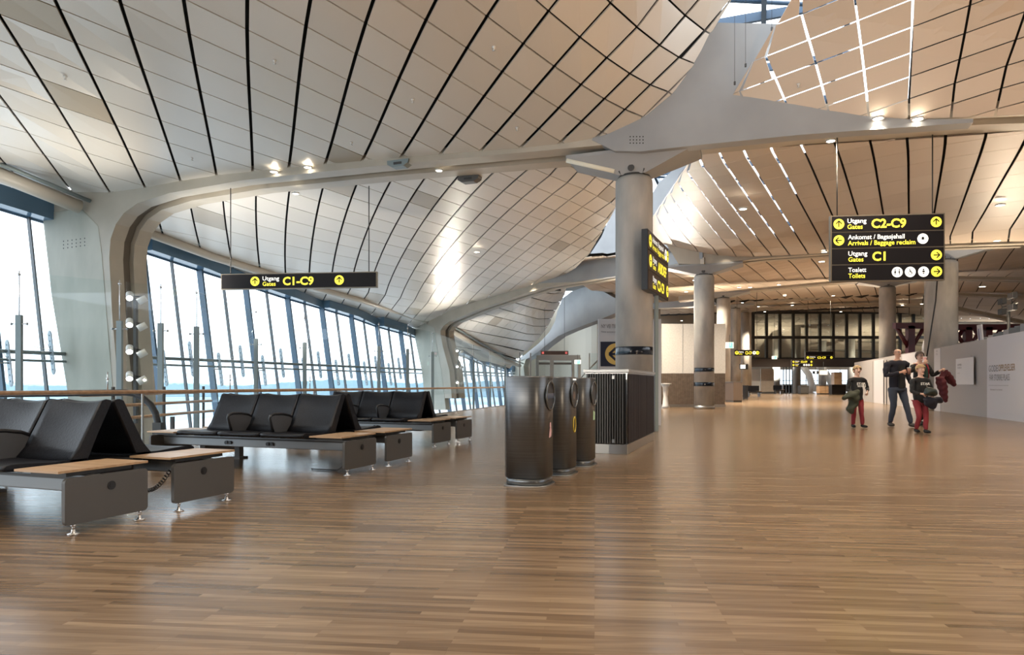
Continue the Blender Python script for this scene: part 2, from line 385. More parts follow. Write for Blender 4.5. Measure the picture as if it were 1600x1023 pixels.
# beam 2, right-hand run from the column out over the right colonnade
P2b = COL[1]-M_*.5
rt = pix_line(P2b, N_, [(1040, 380), (1086, 389), (1140, 396), (1200, 395), (1297, 390), (1480, 377), (1600, 373), (1800, 372)])
rb = pix_line(P2b, N_, [(1060, 412), (1098, 413), (1148, 408), (1200, 402.5), (1297, 396), (1480, 384), (1600, 380), (1800, 380)])
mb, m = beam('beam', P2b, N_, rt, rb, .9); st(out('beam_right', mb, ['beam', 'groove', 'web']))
# beam 3: the big grey shell running down to the far pier
D3 = (Vector((1.07, 56, 0))-COL[2]).normalized(); n3 = Vector((-D3.y, D3.x, 0)); n3 = n3 if n3.y > 0 else -n3
P3 = COL[2]-n3*.5
tp = [(812, 559), (820, 554), (828, 547.5), (842, 536), (858, 519), (867, 502), (871, 486), (879, 466), (892, 456), (908, 450), (923, 446), (942, 455), (962, 466), (1010, 474), (1060, 470), (1110, 462)]
bt = [(812, 566), (820, 562), (830, 557), (843, 548), (852, 540), (862, 532.5), (872, 525), (883, 520), (892, 516), (905, 511), (918, 506), (940, 498), (962, 489), (1010, 482), (1060, 480), (1120, 476)]
mb, m = beam('beam', P3, D3, pix_line(P3, D3, tp), pix_line(P3, D3, bt), .8, [(0, .8, 0)])
st(out('beam_shell', mb, ['web', 'groove', 'web']))
mb = MB(); mb.prism(pix_line(P3, D3, [(806, 640), (796, 573), (808, 563), (822, 560), (818, 572), (826, 640)]), D3, UP, n3*.5, P3); st(out('pier_far', mb, 'conc_pale'))
# beams over the rest of the hall (right-hand side), one per row of columns
def far_beam(P, d, uvt, uvb, w, name):
    mb, m = beam('b', P, d, pix_line(P, d, uvt), pix_line(P, d, uvb), w); return st(out(name, mb, ['beam', 'groove', 'web']))
far_beam(COL[2]-M_*.4, N_, [(1060, 462), (1110, 458), (1170, 451), (1297, 439), (1440, 430), (1600, 433), (1760, 440)], [(1060, 470), (1112, 466), (1170, 455), (1297, 443), (1440, 434.5), (1600, 438), (1760, 446)], .8, 'beam_third')
far_beam(COL[3]-M_*.4, N_, [(1085, 485), (1140, 476), (1200, 468), (1297, 461), (1375, 457), (1450, 456), (1600, 461), (1760, 467)], [(1085, 490), (1140, 481), (1200, 471.5), (1297, 464.5), (1375, 460.5), (1450, 459.5), (1600, 466), (1760, 473)], .8, 'beam_fourth')
P5 = Vector((21.5, 62, 0))
far_beam(P5, N_, [(1130, 488), (1200, 480), (1300, 474), (1400, 473), (1500, 479), (1600, 500)], [(1130, 491), (1200, 483), (1300, 477), (1400, 476.5), (1500, 484), (1600, 506)], .8, 'beam_fifth')

# ---- ceilings: picked crossings of the panel joints give each bay's net
def rbf(samples):
    """thin-plate spline through (u,v)->1/depth; a plane in space is reproduced exactly"""
    A = np.array([(u/100, v/100) for u, v, y in samples]); y = np.array([1/q for _, _, q in samples]); n = len(A)
    def ph(r2): return .5*r2*np.log(r2+1e-9)
    Km = ph(((A[:, None]-A[None])**2).sum(-1))+np.eye(n)*.05; Pm = np.hstack([np.ones((n, 1)), A])
    L = np.block([[Km, Pm], [Pm.T, np.zeros((3, 3))]]); w = np.linalg.solve(L, np.concatenate([y, np.zeros(3)]))
    def f(u, v):
        q = np.array([u/100, v/100]); return float(ph(((A-q)**2).sum(-1)) @ w[:n]+w[n]+w[n+1]*q[0]+w[n+2]*q[1])
    return f
def fit_net(nodes, deg=3, robust=True):
    """nodes {(i,j):(u,v)} -> function (i,j)->(u,v): homography plus smooth polynomial residual"""
    ks = list(nodes); X = np.array(ks, float); U = np.array([nodes[k] for k in ks], float)
    c = X.mean(0); s = X.std(0); x = (X-c)/s; cu = U.mean(0); su = U.std(0); y = (U-cu)/su
    rows = []
    for (a, b_), (p, q) in zip(x, y):
        rows.append([a, b_, 1, 0, 0, 0, -p*a, -p*b_, -p]); rows.append([0, 0, 0, a, b_, 1, -q*a, -q*b_, -q])
    H = np.linalg.svd(np.array(rows))[2][-1].reshape(3, 3)
    def hom(a, b_):
        r = H @ np.array([a, b_, 1]); return r[:2]/r[2]
    def mono(a, b_): return np.array([a**p*b_**q for p in range(deg+1) for q in range(deg+1-p)])
    R = np.array([yy-hom(*xx) for xx, yy in zip(x, y)]); Mx = np.array([mono(*xx) for xx in x])
    co_ = np.linalg.lstsq(Mx.T @ Mx+np.eye(Mx.shape[1])*.02, Mx.T @ R, rcond=None)[0]
    lo_, hi_ = x.min(0), x.max(0)
    res = np.abs(np.array([(mono(*xx) @ co_+hom(*xx)-yy)*su for xx, yy in zip(x, y)]))
    if DEBUG: print('net fit', res.mean().round(2), [(ks[q], res[q].round(1).tolist()) for q in np.argsort(-res.max(1))[:6]])
    def f(i, j):
        a, b_ = (np.array([i, j])-c)/s
        aa, bb = min(max(a, lo_[0]), hi_[0]), min(max(b_, lo_[1]), hi_[1])
        r = hom(a, b_)+mono(aa, bb) @ co_
        return r*su+cu
    return f
def cross(P, Q):
    for a, b_ in zip(P, P[1:]):
        for c, d in zip(Q, Q[1:]):
            r = (b_[0]-a[0], b_[1]-a[1]); s = (d[0]-c[0], d[1]-c[1]); den = r[0]*s[1]-r[1]*s[0]
            if abs(den) < 1e-9: continue
            t = ((c[0]-a[0])*s[1]-(c[1]-a[1])*s[0])/den; w = ((c[0]-a[0])*r[1]-(c[1]-a[1])*r[0])/den
            if -.001 <= t <= 1.001 and -.001 <= w <= 1.001: return (a[0]+r[0]*t, a[1]+r[1]*t)
def snap(f, sil, irange, j, sgn=1):
    """where row j of the net meets the bay's free edge (pixel polyline sil)"""
    irange = [i for i in irange if (i >= 5 if sgn > 0 else i <= 8)]; P = [tuple(f(i, j)) for i in irange]
    if sgn < 0: P = P[::-1]
    for k in range(len(P)-1):
        x = cross([P[k], P[k+1]], sil)
        if x: return (irange[0]+k, x) if sgn > 0 else (irange[-1]-k, x)
    return None
def net3d(f, depth, irange, jrange, keep, sil=None, sgn=1):
    g = {}; irange = list(irange)
    for j in jrange:
        sn = snap(f, sil, irange, j, sgn) if sil else None
        for i in irange:
            u, v = f(i, j)
            if sn and (i > sn[0] if sgn > 0 else i < sn[0]): u, v = sn[1]
            iy = depth(u, v)
            if keep(u, v, iy): g[(i, j)] = W(u, v, 1/iy)
    return g
def panels(g, gi, gj, thick=.03, shift=0.0):
    """separate panels between the net's nodes; gi = half joint across i, gj = half joint across j (metres)"""
    mb = MB()
    for (i, j), p00 in g.items():
        if not all(k in g for k in ((i+1, j), (i, j+1), (i+1, j+1))): continue
        p10, p01, p11 = g[(i+1, j)], g[(i, j+1)], g[(i+1, j+1)]
        Li = max(.2, (p10-p00).length); Lj = max(.2, (p01-p00).length)
        if Li > 9 or Lj > 9: continue
        if (p10-p00).cross(p01-p00).length+(p11-p10).cross(p11-p01).length < .02: continue
        a, b_ = min(.3, gi/Li), min(.3, gj/Lj)
        def bl(s, t): return p00*(1-s)*(1-t)+p10*s*(1-t)+p01*(1-s)*t+p11*s*t
        q = [bl(a, b_), bl(1-a, b_), bl(1-a, 1-b_), bl(a, 1-b_)]
        n = (q[1]-q[0]).cross(q[3]-q[0]); n = n.normalized() if n.length > 1e-9 else UP
        if n.dot(Vector((0, 0, 1))-q[0]) > 0: n = -n      # away from the viewer's side of the ceiling
        lo = [mb.b.verts.new(x+n*shift) for x in q]; hi = [mb.b.verts.new(x+n*(shift+thick)) for x in q]
        mb.b.faces.new(lo); mb.b.faces.new(list(reversed(hi)))
        for k in range(4): mb.b.faces.new([lo[k], hi[k], hi[(k+1) % 4], lo[(k+1) % 4]])
    return mb
def membrane(g, off=.10):
    mb = MB(); vs = {}
    for k, p in g.items():
        i, j = k; a = g.get((i+1, j)) or g.get((i-1, j)); b_ = g.get((i, j+1)) or g.get((i, j-1))
        if a is None or b_ is None: continue
        n = (a-p).cross(b_-p); n = n.normalized() if n.length > 1e-9 else UP
        if n.dot(Vector((0, 0, 1))-p) > 0: n = -n
        vs[k] = mb.b.verts.new(p+n*off)
    for (i, j) in list(vs):
        ks = ((i, j), (i+1, j), (i+1, j+1), (i, j+1))
        if all(k in vs for k in ks): mb.b.faces.new([vs[k] for k in ks])
    return mb
def clip(mb, p, n):
    """drops what lies on the side n points to"""
    bmesh.ops.bisect_plane(mb.b, geom=mb.b.verts[:]+mb.b.edges[:]+mb.b.faces[:], plane_co=p, plane_no=n, clear_outer=True)
def c1(x, y, s=2.6633, ox=0, oy=0): return (x/s+ox, y/s+oy)

# -- bay A, left, near (in front of beam 1)
A_ = {}
def addA(i, j0, lst, ox=0):
    for k, (x, y) in enumerate(lst): A_[(i, j0+k)] = (x/2.6633+ox, y/2.6633)

addA(-2, 5, [(45, 460), (115, 560), (185, 655), (245, 735), (305, 805)])
addA(-1, 1, [(0, 60), (75, 190), (155, 315), (230, 425), (300, 540), (355, 630), (405, 710)])
addA(0, 0, [(245, 35), (310, 180), (375, 305), (435, 420), (485, 515), (525, 605), (562, 690)])
addA(1, 0, [(545, 160), (597, 295), (632, 400), (668, 495), (698, 590), (722, 665)])
addA(2, -1, [(785, 140), (810, 270), (832, 380), (850, 480), (869, 570), (886, 655)])
addA(3, -2, [(1028, 125), (1033, 250), (1037, 365), (1040, 462), (1046, 550), (1050, 635)])
addA(4, -3, [(1272, 105), (1254, 240), (1243, 350), (1230, 450), (1220, 540), (1211, 625)])
addA(5, -4, [(1520, 95), (1480, 225), (1450, 340), (1422, 435), (1400, 522), (1380, 600)])
addA(6, -5, [(440, 75), (385, 210), (330, 320), (290, 415), (250, 510), (215, 582)], 500)
addA(7, -6, [(692, 68), (610, 190), (545, 305), (485, 407), (435, 495), (390, 575)], 500)
addA(8, -7, [(950, 60), (845, 185), (760, 295), (682, 393), (617, 480), (560, 555)], 500)
addA(9, -8, [(1215, 10), (1085, 172), (975, 290), (885, 380), (805, 465), (735, 540)], 500)
addA(10, -8, [(1320, 110), (1195, 250), (1090, 370), (995, 460), (910, 533)], 500)
addA(11, -8, [(1410, 175), (1290, 315), (1183, 430), (1088, 515), (1000, 590)], 500)
addA(12, -8, [(1490, 225), (1365, 355), (1275, 465), (1175, 552)], 500)
addA(13, -8, [(1570, 262), (1465, 378), (1338, 487)], 500)
fA = fit_net(A_, 4)
sA = []
for u, v in [(0, 284), (60, 296), (160, 302), (300, 279), (450, 262), (600, 248), (750, 236), (880, 224), (940, 214), (1000, 188), (1037, 160), (1071, 128), (1122, 36)]:
    t, Y = VY(u, P1, NL); sA.append((u, v, fac_top(u) if u < 100 else Y))
for u, v, z in [(0, 30, 6.9), (0, 150, 6.5), (84, 0, 7.0), (284, 0, 7.0), (484, 0, 7.0), (680, 0, 7.05), (875, 0, 7.2), (1000, 0, 7.6), (1078, 4, 8.1), (500, -200, 7.4), (-200, -100, 7.2), (1000, -200, 8.0), (-300, 200, 6.2)]:
    sA.append((u, v, (z-1)*1050/(600-v)))
dA = rbf(sA)
gA = net3d(fA, dA, range(-14, 16), range(-20, 12), lambda u, v, iy: iy > .025 and iy < .19 and v < 420 and -1500 < u < 1260, [(985, 205), (1000, 188), (1037, 161), (1071, 128), (1090, 98), (1101, 75), (1122, 36), (1143, 0), (1175, -90), (1215, -260)])
def finA(mb):
    clip(mb, P1+M_*.02, M_); clip(mb, Vector((facX(0)-.3, 0, 0)), -N_); 
    clip(mb, Vector((0, 0, 5.0)), -UP)
mb = panels(gA, .034, .017); finA(mb); st(out('ceiling_left_near', mb, 'panel', fixn=False))
mb = membrane(gA, .14); finA(mb); st(out('ceiling_void_left_near', mb, 'backing'))

# -- bay B, left, between beams 1 and 2: joints picked as polylines, crossings computed
def z2(x, y): return (560+x/3.788, 240+y/3.788)
LB = {8: [(172, 185), (115, 310), (65, 430), (0, 600), (-35, 760), (-75, 880)],
 9: [(375, 165), (300, 285), (255, 350), (195, 470), (155, 555), (125, 620), (100, 695), (65, 800), (35, 880)],
 10: [(575, 150), (485, 265), (390, 390), (300, 520), (250, 620), (215, 700), (170, 790), (135, 900)],
 11: [(780, 130), (670, 245), (545, 375), (440, 520), (385, 595), (330, 690), (290, 755), (250, 850), (215, 925)],
 12: [(985, 105), (855, 220), (740, 345), (620, 460), (520, 580), (440, 690), (385, 770), (345, 850), (305, 930)],
 13: [(1185, 90), (1040, 200), (905, 325), (780, 440), (665, 560), (560, 670), (500, 740), (435, 830), (400, 890)],
 14: [(1330, 100), (1155, 240), (1000, 360), (825, 520), (700, 640), (600, 740), (540, 800), (480, 900)],
 15: [(1440, 120), (1250, 270), (1090, 400), (970, 500), (850, 600), (730, 710), (640, 790), (570, 870)]}
RB = {-4: [(1060, 105), (1135, 130), (1250, 180), (1340, 210), (1420, 225), (1510, 225)],
 -3: [(870, 125), (930, 155), (1050, 200), (1155, 240), (1250, 270), (1330, 300), (1410, 300)],
 -2: [(745, 170), (855, 220), (970, 265), (1075, 305), (1170, 345), (1250, 380), (1330, 380)],
 -1: [(545, 200), (670, 245), (790, 290), (905, 325), (1005, 365), (1090, 400), (1180, 420), (1260, 437)],
 0: [(360, 200), (485, 260), (610, 310), (735, 350), (840, 390), (925, 430), (1025, 450), (1120, 480), (1250, 495)],
 1: [(60, 215), (150, 240), (300, 285), (440, 325), (555, 375), (675, 410), (780, 440), (870, 475), (970, 500), (1060, 530)],
 2: [(0, 275), (115, 310), (260, 350), (390, 390), (505, 430), (625, 460), (730, 490), (830, 520), (915, 550), (1010, 575)],
 3: [(0, 350), (85, 380), (215, 415), (345, 450), (465, 480), (575, 510), (680, 550), (780, 570), (860, 600), (950, 625)],
 4: [(-20, 417), (60, 440), (190, 470), (310, 505), (420, 535), (525, 560), (635, 595), (730, 620), (820, 650), (940, 680)],
 5: [(-20, 490), (155, 530), (275, 555), (385, 590), (485, 620), (590, 635), (690, 665), (770, 680), (880, 710)],
 6: [(-60, 560), (130, 595), (245, 615), (350, 640), (450, 665), (545, 685), (650, 710), (730, 740), (850, 770)],
 7: [(-60, 615), (0, 630), (110, 650), (225, 680), (325, 700), (420, 715), (510, 730), (590, 745), (690, 770), (800, 800)],
 8: [(-60, 665), (100, 690), (210, 715), (300, 740), (390, 760), (480, 780), (560, 800), (680, 820)],
 9: [(-100, 715), (100, 755), (190, 778), (270, 798), (350, 815), (440, 830), (540, 850)],
 10: [(-100, 795), (60, 825), (160, 845), (250, 860), (340, 870), (420, 885), (490, 890)]}
B_ = {}
for i, P in LB.items():
    for j, Q in RB.items():
        x = cross(P, Q)
        if x: B_[(i, j)] = z2(*x)
def z1(x, y): return (200+x/3.995, 260+y/3.995)
for (i, j), p in {(5, 4): (995, 258), (5, 5): (985, 330), (5, 6): (984, 410), (5, 7): (979, 491), (5, 8): (978, 565),
   (4, 5): (795, 278), (4, 6): (800, 345), (4, 7): (808, 455), (3, 7): (612, 410), (6, 4): (1180, 308), (6, 5): (1163, 385), (6, 6): (1150, 455), (6, 7): (1137, 525), (6, 8): (1132, 600),
   (7, 4): (1358, 352), (7, 5): (1333, 428), (7, 6): (1305, 490), (7, 7): (1288, 552), (7, 3): (1372, 262), (2, 8): (435, 440), (3, 8): (628, 487), (4, 8): (812, 530)}.items(): B_[(i, j)] = z1(*p)
B_.pop((4, 7)); B_[(4, 7)] = z1(803, 420)
fB = fit_net(B_, 4)
sB = []
for u, v in [(220, 342), (300, 325), (400, 308), (500, 297), (600, 289), (700, 281), (800, 272), (900, 262), (960, 258)]:
    t, Y = VY(u, P1r, NL); sB.append((u, v, Y+.25))
for u, v in [(200, 367), (313, 405), (445, 453), (600, 500), (650, 516)]: sB.append((u, v, fac_top(u)))
for u, v in [(699, 487), (749, 469), (809, 453), (851, 439), (885, 428)]:
    t, Y = VY(u, P2, D2); sB.append((u, v, Y))
sB += [(923, 396, 27.2), (952, 342, 22.5), (966, 290, 17.5)]
dB = rbf(sB)
gB = net3d(fB, dB, range(-2, 22), range(-10, 15), lambda u, v, iy: iy > .018 and iy < .072 and 150 < u < 1000 and v > 225, [(992, 200), (985, 262), (975, 290), (961, 327), (953, 343), (940, 364), (922, 396), (900, 419), (879, 431), (850, 441)])
def finB(mb):
    clip(mb, P1r, -M_); clip(mb, P2+n2*.05, n2)
    clip(mb, Vector((facX(0)-.2, 0, 0)), -N_)
mb = panels(gB, .032, .018); finB(mb); st(out('ceiling_left_middle', mb, 'panel', fixn=False))
mb = membrane(gB, .14); finB(mb); st(out('ceiling_void_left_middle', mb, 'backing'))

# -- bay C, left, beyond beam 2
def z3(x, y): return (660+x/4.706, 400+y/4.706)
RC = [[(960, 238), (1000, 240), (1060, 225)], [(700, 250), (890, 267), (960, 278), (1050, 270)], [(540, 290), (755, 292), (870, 325), (960, 343), (1020, 335)],
 [(400, 320), (620, 325), (790, 375), (900, 400), (980, 400)], [(270, 355), (510, 367), (690, 420), (850, 462), (950, 460)],
 [(180, 400), (395, 408), (640, 470), (830, 518), (925, 515)], [(110, 440), (290, 456), (560, 520), (780, 575), (880, 575)],
 [(60, 490), (160, 510), (400, 560), (670, 610), (830, 630)], [(20, 545), (180, 575), (420, 625), (600, 665), (760, 700)], [(0, 610), (200, 655), (400, 690), (560, 715), (700, 760)], [(0, 680), (220, 730), (400, 765), (520, 790), (640, 830)]]
C_ = {}
def along(P, s):
    L = [0]
    for a, b_ in zip(P, P[1:]): L.append(L[-1]+math.hypot(b_[0]-a[0], b_[1]-a[1]))
    q = s*L[-1]
    for k in range(len(P)-1):
        if q <= L[k+1] or k == len(P)-2:
            w = (q-L[k])/(L[k+1]-L[k]); return (P[k][0]+(P[k+1][0]-P[k][0])*w, P[k][1]+(P[k+1][1]-P[k][1])*w)
nc = 12
for j, P in enumerate(RC):
    for i in range(nc+1): C_[(i, j)] = z3(*along(P, (i/nc)**.85))
sC = []
for u, v in [(700, 502), (749, 482), (809, 462), (851, 448), (885, 443)]:
    t, Y = VY(u, P2r, D2); sC.append((u, v, Y+.2))
for u, v in [(812, 558), (828, 547), (842, 536), (858, 519), (867, 502), (871, 485), (881, 464), (888, 452)]:
    t, Y = VY(u, P3, D3); sC.append((u, v, Y if v > 500 else Y-(500-v)*.10))
for u, v in [(702, 546), (742, 572), (797, 590)]: sC.append((u, v, min(fac_top(u), 53)))
dC = rbf(sC)
gC = {k: W(u, v, 1/max(dC(u, v), .016)) for k, (u, v) in C_.items()}
mb = panels(gC, .010, .055); clip(mb, P2+n2*.5, -n2); st(out('ceiling_left_far', mb, 'panel', fixn=False))
mb = membrane(gC, .14); clip(mb, P2+n2*.5, -n2); st(out('ceiling_void_left_far', mb, 'backing'))

# -- bay R1, right, near
R1 = {}
def addR(i, j0, lst):
    for k, (x, y) in enumerate(lst): R1[(i, j0+k)] = (1000+x/2.6633, y/2.6633)
addR(1, 0, [(530, 240), (567, 320), (603, 405)])
addR(0, 1, [(412, 382)])
addR(2, -1, [(668, 55), (700, 168), (727, 268), (755, 350), (770, 445)])
addR(3, -1, [(893, -30), (902, 85), (917, 195), (932, 295), (945, 383)])
addR(4, 0, [(1134, 0), (1130, 112), (1127, 220), (1125, 318)])
addR(5, 1, [(1385, 20), (1355, 135), (1335, 240), (1318, 350)])
addR(6, 2, [(1598, 55), (1560, 160), (1520, 275)])
fR1 = fit_net(R1, 2)
sR = []
for u, v in [(1143, 150), (1200, 160), (1290, 175), (1360, 185), (1450, 183), (1600, 178), (1800, 170)]:
    t, Y = VY(u, P1, NL); sR.append((u, v, Y))
for u, v, z in [(1235, 0, 7.7), (1330, 0, 7.45), (1450, 0, 7.2), (1600, 0, 6.9), (1350, -200, 8.2), (1700, -200, 7.3)]: sR.append((u, v, (z-1)*1050/(600-v)))
dR1 = rbf(sR)
gR1 = net3d(fR1, dR1, range(-3, 22), range(-12, 14), lambda u, v, iy: iy > .05 and iy < .19 and u > 1040 and v < 330, [(1113, 200), (1143, 150), (1235, 0), (1290, -90), (1350, -190)], -1)
e0, e1 = W(1143, 150, VY(1143, P1, NL)[1]), W(1235, 0, 6.7*1050/600)
en = Vector((-(e1.y-e0.y), e1.x-e0.x, 0)).normalized(); en = en if en.x < 0 else -en
def finR1(mb):
    clip(mb, P1+M_*.02, M_)
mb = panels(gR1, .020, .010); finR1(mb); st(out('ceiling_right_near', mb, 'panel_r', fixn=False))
gback = {k: p for k, p in gR1.items() if k[0] >= 4}
mb = membrane(gback, .14); finR1(mb); st(out('ceiling_void_right_near', mb, 'backing'))

# -- bay R2, right, between beams 1 and 2
def z4(x, y): return (1000+x/4.99, 210+y/4.99)
def z5(x, y): return (1280+x/4.99, 200+y/4.99)
R2 = {}
for i, j0, l in [(0, 4, [(110, 632), (180, 705)]), (1, 3, [(170, 550), (225, 615), (285, 690)]), (2, 2, [(230, 468), (290, 540), (330, 605), (390, 680), (450, 765)]),
   (3, 1, [(285, 383), (345, 452), (400, 525), (450, 592), (505, 660), (560, 732), (620, 800)]), (4, 0, [(350, 290), (440, 352), (480, 432), (535, 510), (578, 575), (640, 655), (700, 750), (770, 820)]),
   (5, 0, [(500, 258), (558, 337), (618, 420), (672, 488), (728, 572), (790, 660), (850, 745), (920, 815)]), (6, 0, [(670, 232), (722, 312), (768, 385), (822, 466), (880, 555), (940, 645), (1000, 720), (1070, 800)]),
   (7, 0, [(842, 192), (895, 275), (945, 358), (990, 440), (1055, 540), (1110, 625), (1170, 710), (1240, 795)]), (8, 1, [(1085, 235), (1140, 345), (1190, 425), (1250, 525), (1300, 620), (1360, 730), (1425, 815)])]:
    for k, p in enumerate(l): R2[(i, j0+k)] = z4(*p)
# further right the long joints run out to the frame: rows continue every ~.9 m
for i, l in [(9, [(1275, 130), (1360, 340), (1430, 480), (1500, 630), (1570, 780)]), ]:
    for k in range(7): R2[(i, 1+k)] = z4(*along(l, (k+.6)/7.2))
for i, l in [(10, [(135, 170), (240, 480), (300, 680), (370, 880)]), (11, [(412, 150), (460, 400), (500, 680), (520, 880)]), (12, [(703, 130), (697, 680), (694, 880)]), (13, [(997, 120), (950, 380), (890, 680), (840, 890)]),
     (14, [(1297, 100), (1180, 430), (1005, 885)]), (15, [(1597, 85), (1350, 550), (1160, 880)])]:
    for k in range(7): R2[(i, 1.35+(i-10)*.32+k)] = z5(*along(l, (k+.5)/7.2))
fR2 = fit_net(R2, 4)
sR = []
for u, v in [(1075, 250), (1200, 242), (1300, 236), (1475, 226), (1600, 217), (1750, 205)]:
    t, Y = VY(u, P1r, NL); sR.append((u, v-9, Y+.1))
for u, v in [(1032, 376), (1086, 389), (1140, 397), (1200, 396), (1297, 391), (1480, 377), (1600, 373), (1750, 373)]:
    t, Y = VY(u, P2b, N_); sR.append((u, v+4, Y))
sR += [(1048, 290, 18.2), (1020, 338, 22.3)]
dR2 = rbf(sR)
gR2 = net3d(fR2, dR2, range(-4, 24), range(-4, 16), lambda u, v, iy: iy > .03 and iy < .1 and u > 960 and 120 < v < 440, [(1130, 170), (1079, 250), (1021, 337), (975, 400)], -1)
q0, q1 = W(1079, 250, 15.0), W(1021, 337, 22.0)
qn = Vector((-(q1.y-q0.y), q1.x-q0.x, 0)).normalized(); qn = qn if qn.x < 0 else -qn
def finR2(mb):
    clip(mb, P1r, -M_); clip(mb, P2b+M_*.05, M_)
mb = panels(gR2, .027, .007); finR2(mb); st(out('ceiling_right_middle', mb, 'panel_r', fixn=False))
gback = {k: p for k, p in gR2.items() if k[0]+k[1]*.35 >= 8.2 or k[1] > 6}
mb = membrane(gR2 if False else gback, .14); finR2(mb); st(out('ceiling_void_right_middle', mb, 'backing'))

# -- far ceiling over the rest of the hall, set out in plan
def zfar(x, y):
    e = (Vector((x, y, 0))-COL[1]).dot(M_); ph = max(0, e)/13.9
    return 6.45+.040*max(0, e)-.28*abs(math.cos(PI*ph))**3*0 + .35*math.sin(PI*(ph % 1))**1 - max(0, e-46)*.07 - .016*max(0, (Vector((x, y, 0))-COL[1]).dot(N_)-15)**2
g = {}
a1 = Vector((.509, .861, 0)); a2 = Vector((-.536, .844, 0))
o0 = COL[1]
for i in range(-50, 75):
    for j in range(-50, 95):
        p = o0+Vector((1, 0, 0))*(.86*i)+a1*0+Vector((0, 0, 0)); p = o0+a2*(1.15*j)+Vector((1, -.3, 0)).normalized()*0+a1*(.80*i)
        e = (p-o0).dot(M_); r = (p-o0).dot(N_)
        if -1 < e < 92 and -9.0 < r < 34: g[(i, j)] = Vector((p.x, p.y, zfar(p.x, p.y)))
def finF(mb):
    clip(mb, P2b+M_*.5, -M_); clip(mb, COL[1]+M_*90, M_); clip(mb, COL[1]+N_*33, N_); clip(mb, COL[1]-N_*(8.0), -N_)
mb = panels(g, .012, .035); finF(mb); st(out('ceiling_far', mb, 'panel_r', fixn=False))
mb = membrane(g, .14); finF(mb); st(out('ceiling_void_far', mb, 'backing'))
# ceiling over the space behind the viewpoint, and the shaded roof slabs either side of the skylight slot
mb = MB(); mb.box((2, -4.5, 7.9), (46, 19, .2)); st(out('ceiling_rear', mb, 'panel'))

mb = MB(); mb.box((25, -14.2, 3.9), (84, .3, 7.8)); st(out('wall_behind', mb, mat('rear_wall', (.42, .38, .33), .6)))
# ================================================================ FACADE
VT = [(-900, 30), (-300, 236), (0, 327), (200, 386), (310, 422), (446, 466), (541, 493), (584, 509), (647, 526.5), (702, 546), (742, 566), (797, 582)]
def interp(T, x):
    if x <= T[0][0]: return T[0][1]
    for a, b_ in zip(T, T[1:]):
        if x <= b_[0]: return a[1]+(b_[1]-a[1])*(x-a[0])/(b_[0]-a[0])
    return T[-1][1]
def facP(Y, z=None, inset=0.0, dz=0.0):
    u = 1180-21735/Y; v = interp(VT, u); zt = 1+(600-v)/1050*Y
    z = zt+dz if z is None else z
    return Vector((facX(Y), Y, 0))+N_*(.15*(zt-z)+inset)+UP*z
dark_Y = [5.8, 8.0, 10.3, 12.5, 14.7, 16.9, 19.1, 21.3, 23.5, 25.6, 27.9, 30.1, 32.3, 34.5, 36.8, 39.0, 41.5, 43.7, 45.9, 48.1, 50.3, 52.5, 54.7]
dark_Y = [y*1.0615 for y in dark_Y]
for k in range(len(dark_Y)-1):
    Y0, Y1 = dark_Y[k], dark_Y[k+1]; Ym = (Y0+Y1)/2
    mb = MB(); fr = lambda a, b_: (N_, (b_-a).normalized().cross(N_).normalized(), (b_-a).normalized())
    a, b_ = facP(Y0, -3), facP(Y0); mb.mi = 0; mb.box((a+b_)/2+N_*.10, (.26, .075, (b_-a).length), fr(a, b_))
    a, b_ = facP(Ym, -3), facP(Ym); mb.mi = 1; mb.box((a+b_)/2+N_*.05, (.12, .04, (b_-a).length), fr(a, b_))
    a, b_ = facP(Y0), facP(Y1); mb.mi = 0; mb.cyl(a, b_, .05, 6)
    w = st(out('window_%d' % (k+1), mb, ['mull', 'mull_thin']))
    g_ = MB(); g_.face([facP(Y0, -3, -.02), facP(Y1, -3, -.02), facP(Y1, None, -.02), facP(Y0, None, -.02)])
    out('window_glass', g_, 'facade_glass', w)
# blue glazed fascia stepping along the window heads, one box per bay
for k in range(len(dark_Y)-1):
    Y0, Y1 = dark_Y[k], dark_Y[k+1]
    mb = MB(); h = .42+.10*(k % 2)
    q = [facP(Y0, None, -.05), facP(Y1, None, -.05), facP(Y1, None, .55-.35*((k+1) % 2)), facP(Y0, None, .55)]
    mb.face(q); mb.face([p+UP*h for p in q]); 
    for a, b_ in zip(q, q[1:]+q[:1]): mb.face([a, b_, b_+UP*h, a+UP*h])
    st(out('trim_%d' % (10+k), mb, 'header'))
# pale edge tubes under the ceiling between the legs
def ztube(uvY): return [W(u, v, Y) for u, v, Y in uvY]
for nm, L, r in (('edge_tube_near', [(-420, 140, 13.6), (0, 273, 17.0), (124, 323, 18.7)], .19), ('edge_tube_middle', [(206, 354, 20.6), (330, 400, 24.0), (450, 437, 27.8), (560, 468, 32.4), (686, 508, 39.4)], .15), ('edge_tube_far', [(702, 515, 41), (745, 540, 45.5), (785, 562, 50), (812, 571, 54)], .16)):
    if 'middle' in nm: L = [(u, v, 1/dB(u, v)-.35) for u, v, Y in L]
    if 'far' in nm: L = [(u, v, 1/dC(u, v)-.5) for u, v, Y in L]
    mb = MB(); mb.tube(ztube(L), r, 14); st(out(nm.replace('edge_tube', 'roof_edge_beam'), mb, 'white_tube'))
    mb = MB(); mb.tube([p+Vector((.30, 0, .16))-M_*.0 for p in ztube(L)], .055, 8); st(out('trim_%d' % (40+len(L)+int(r*100)), mb, 'post'))
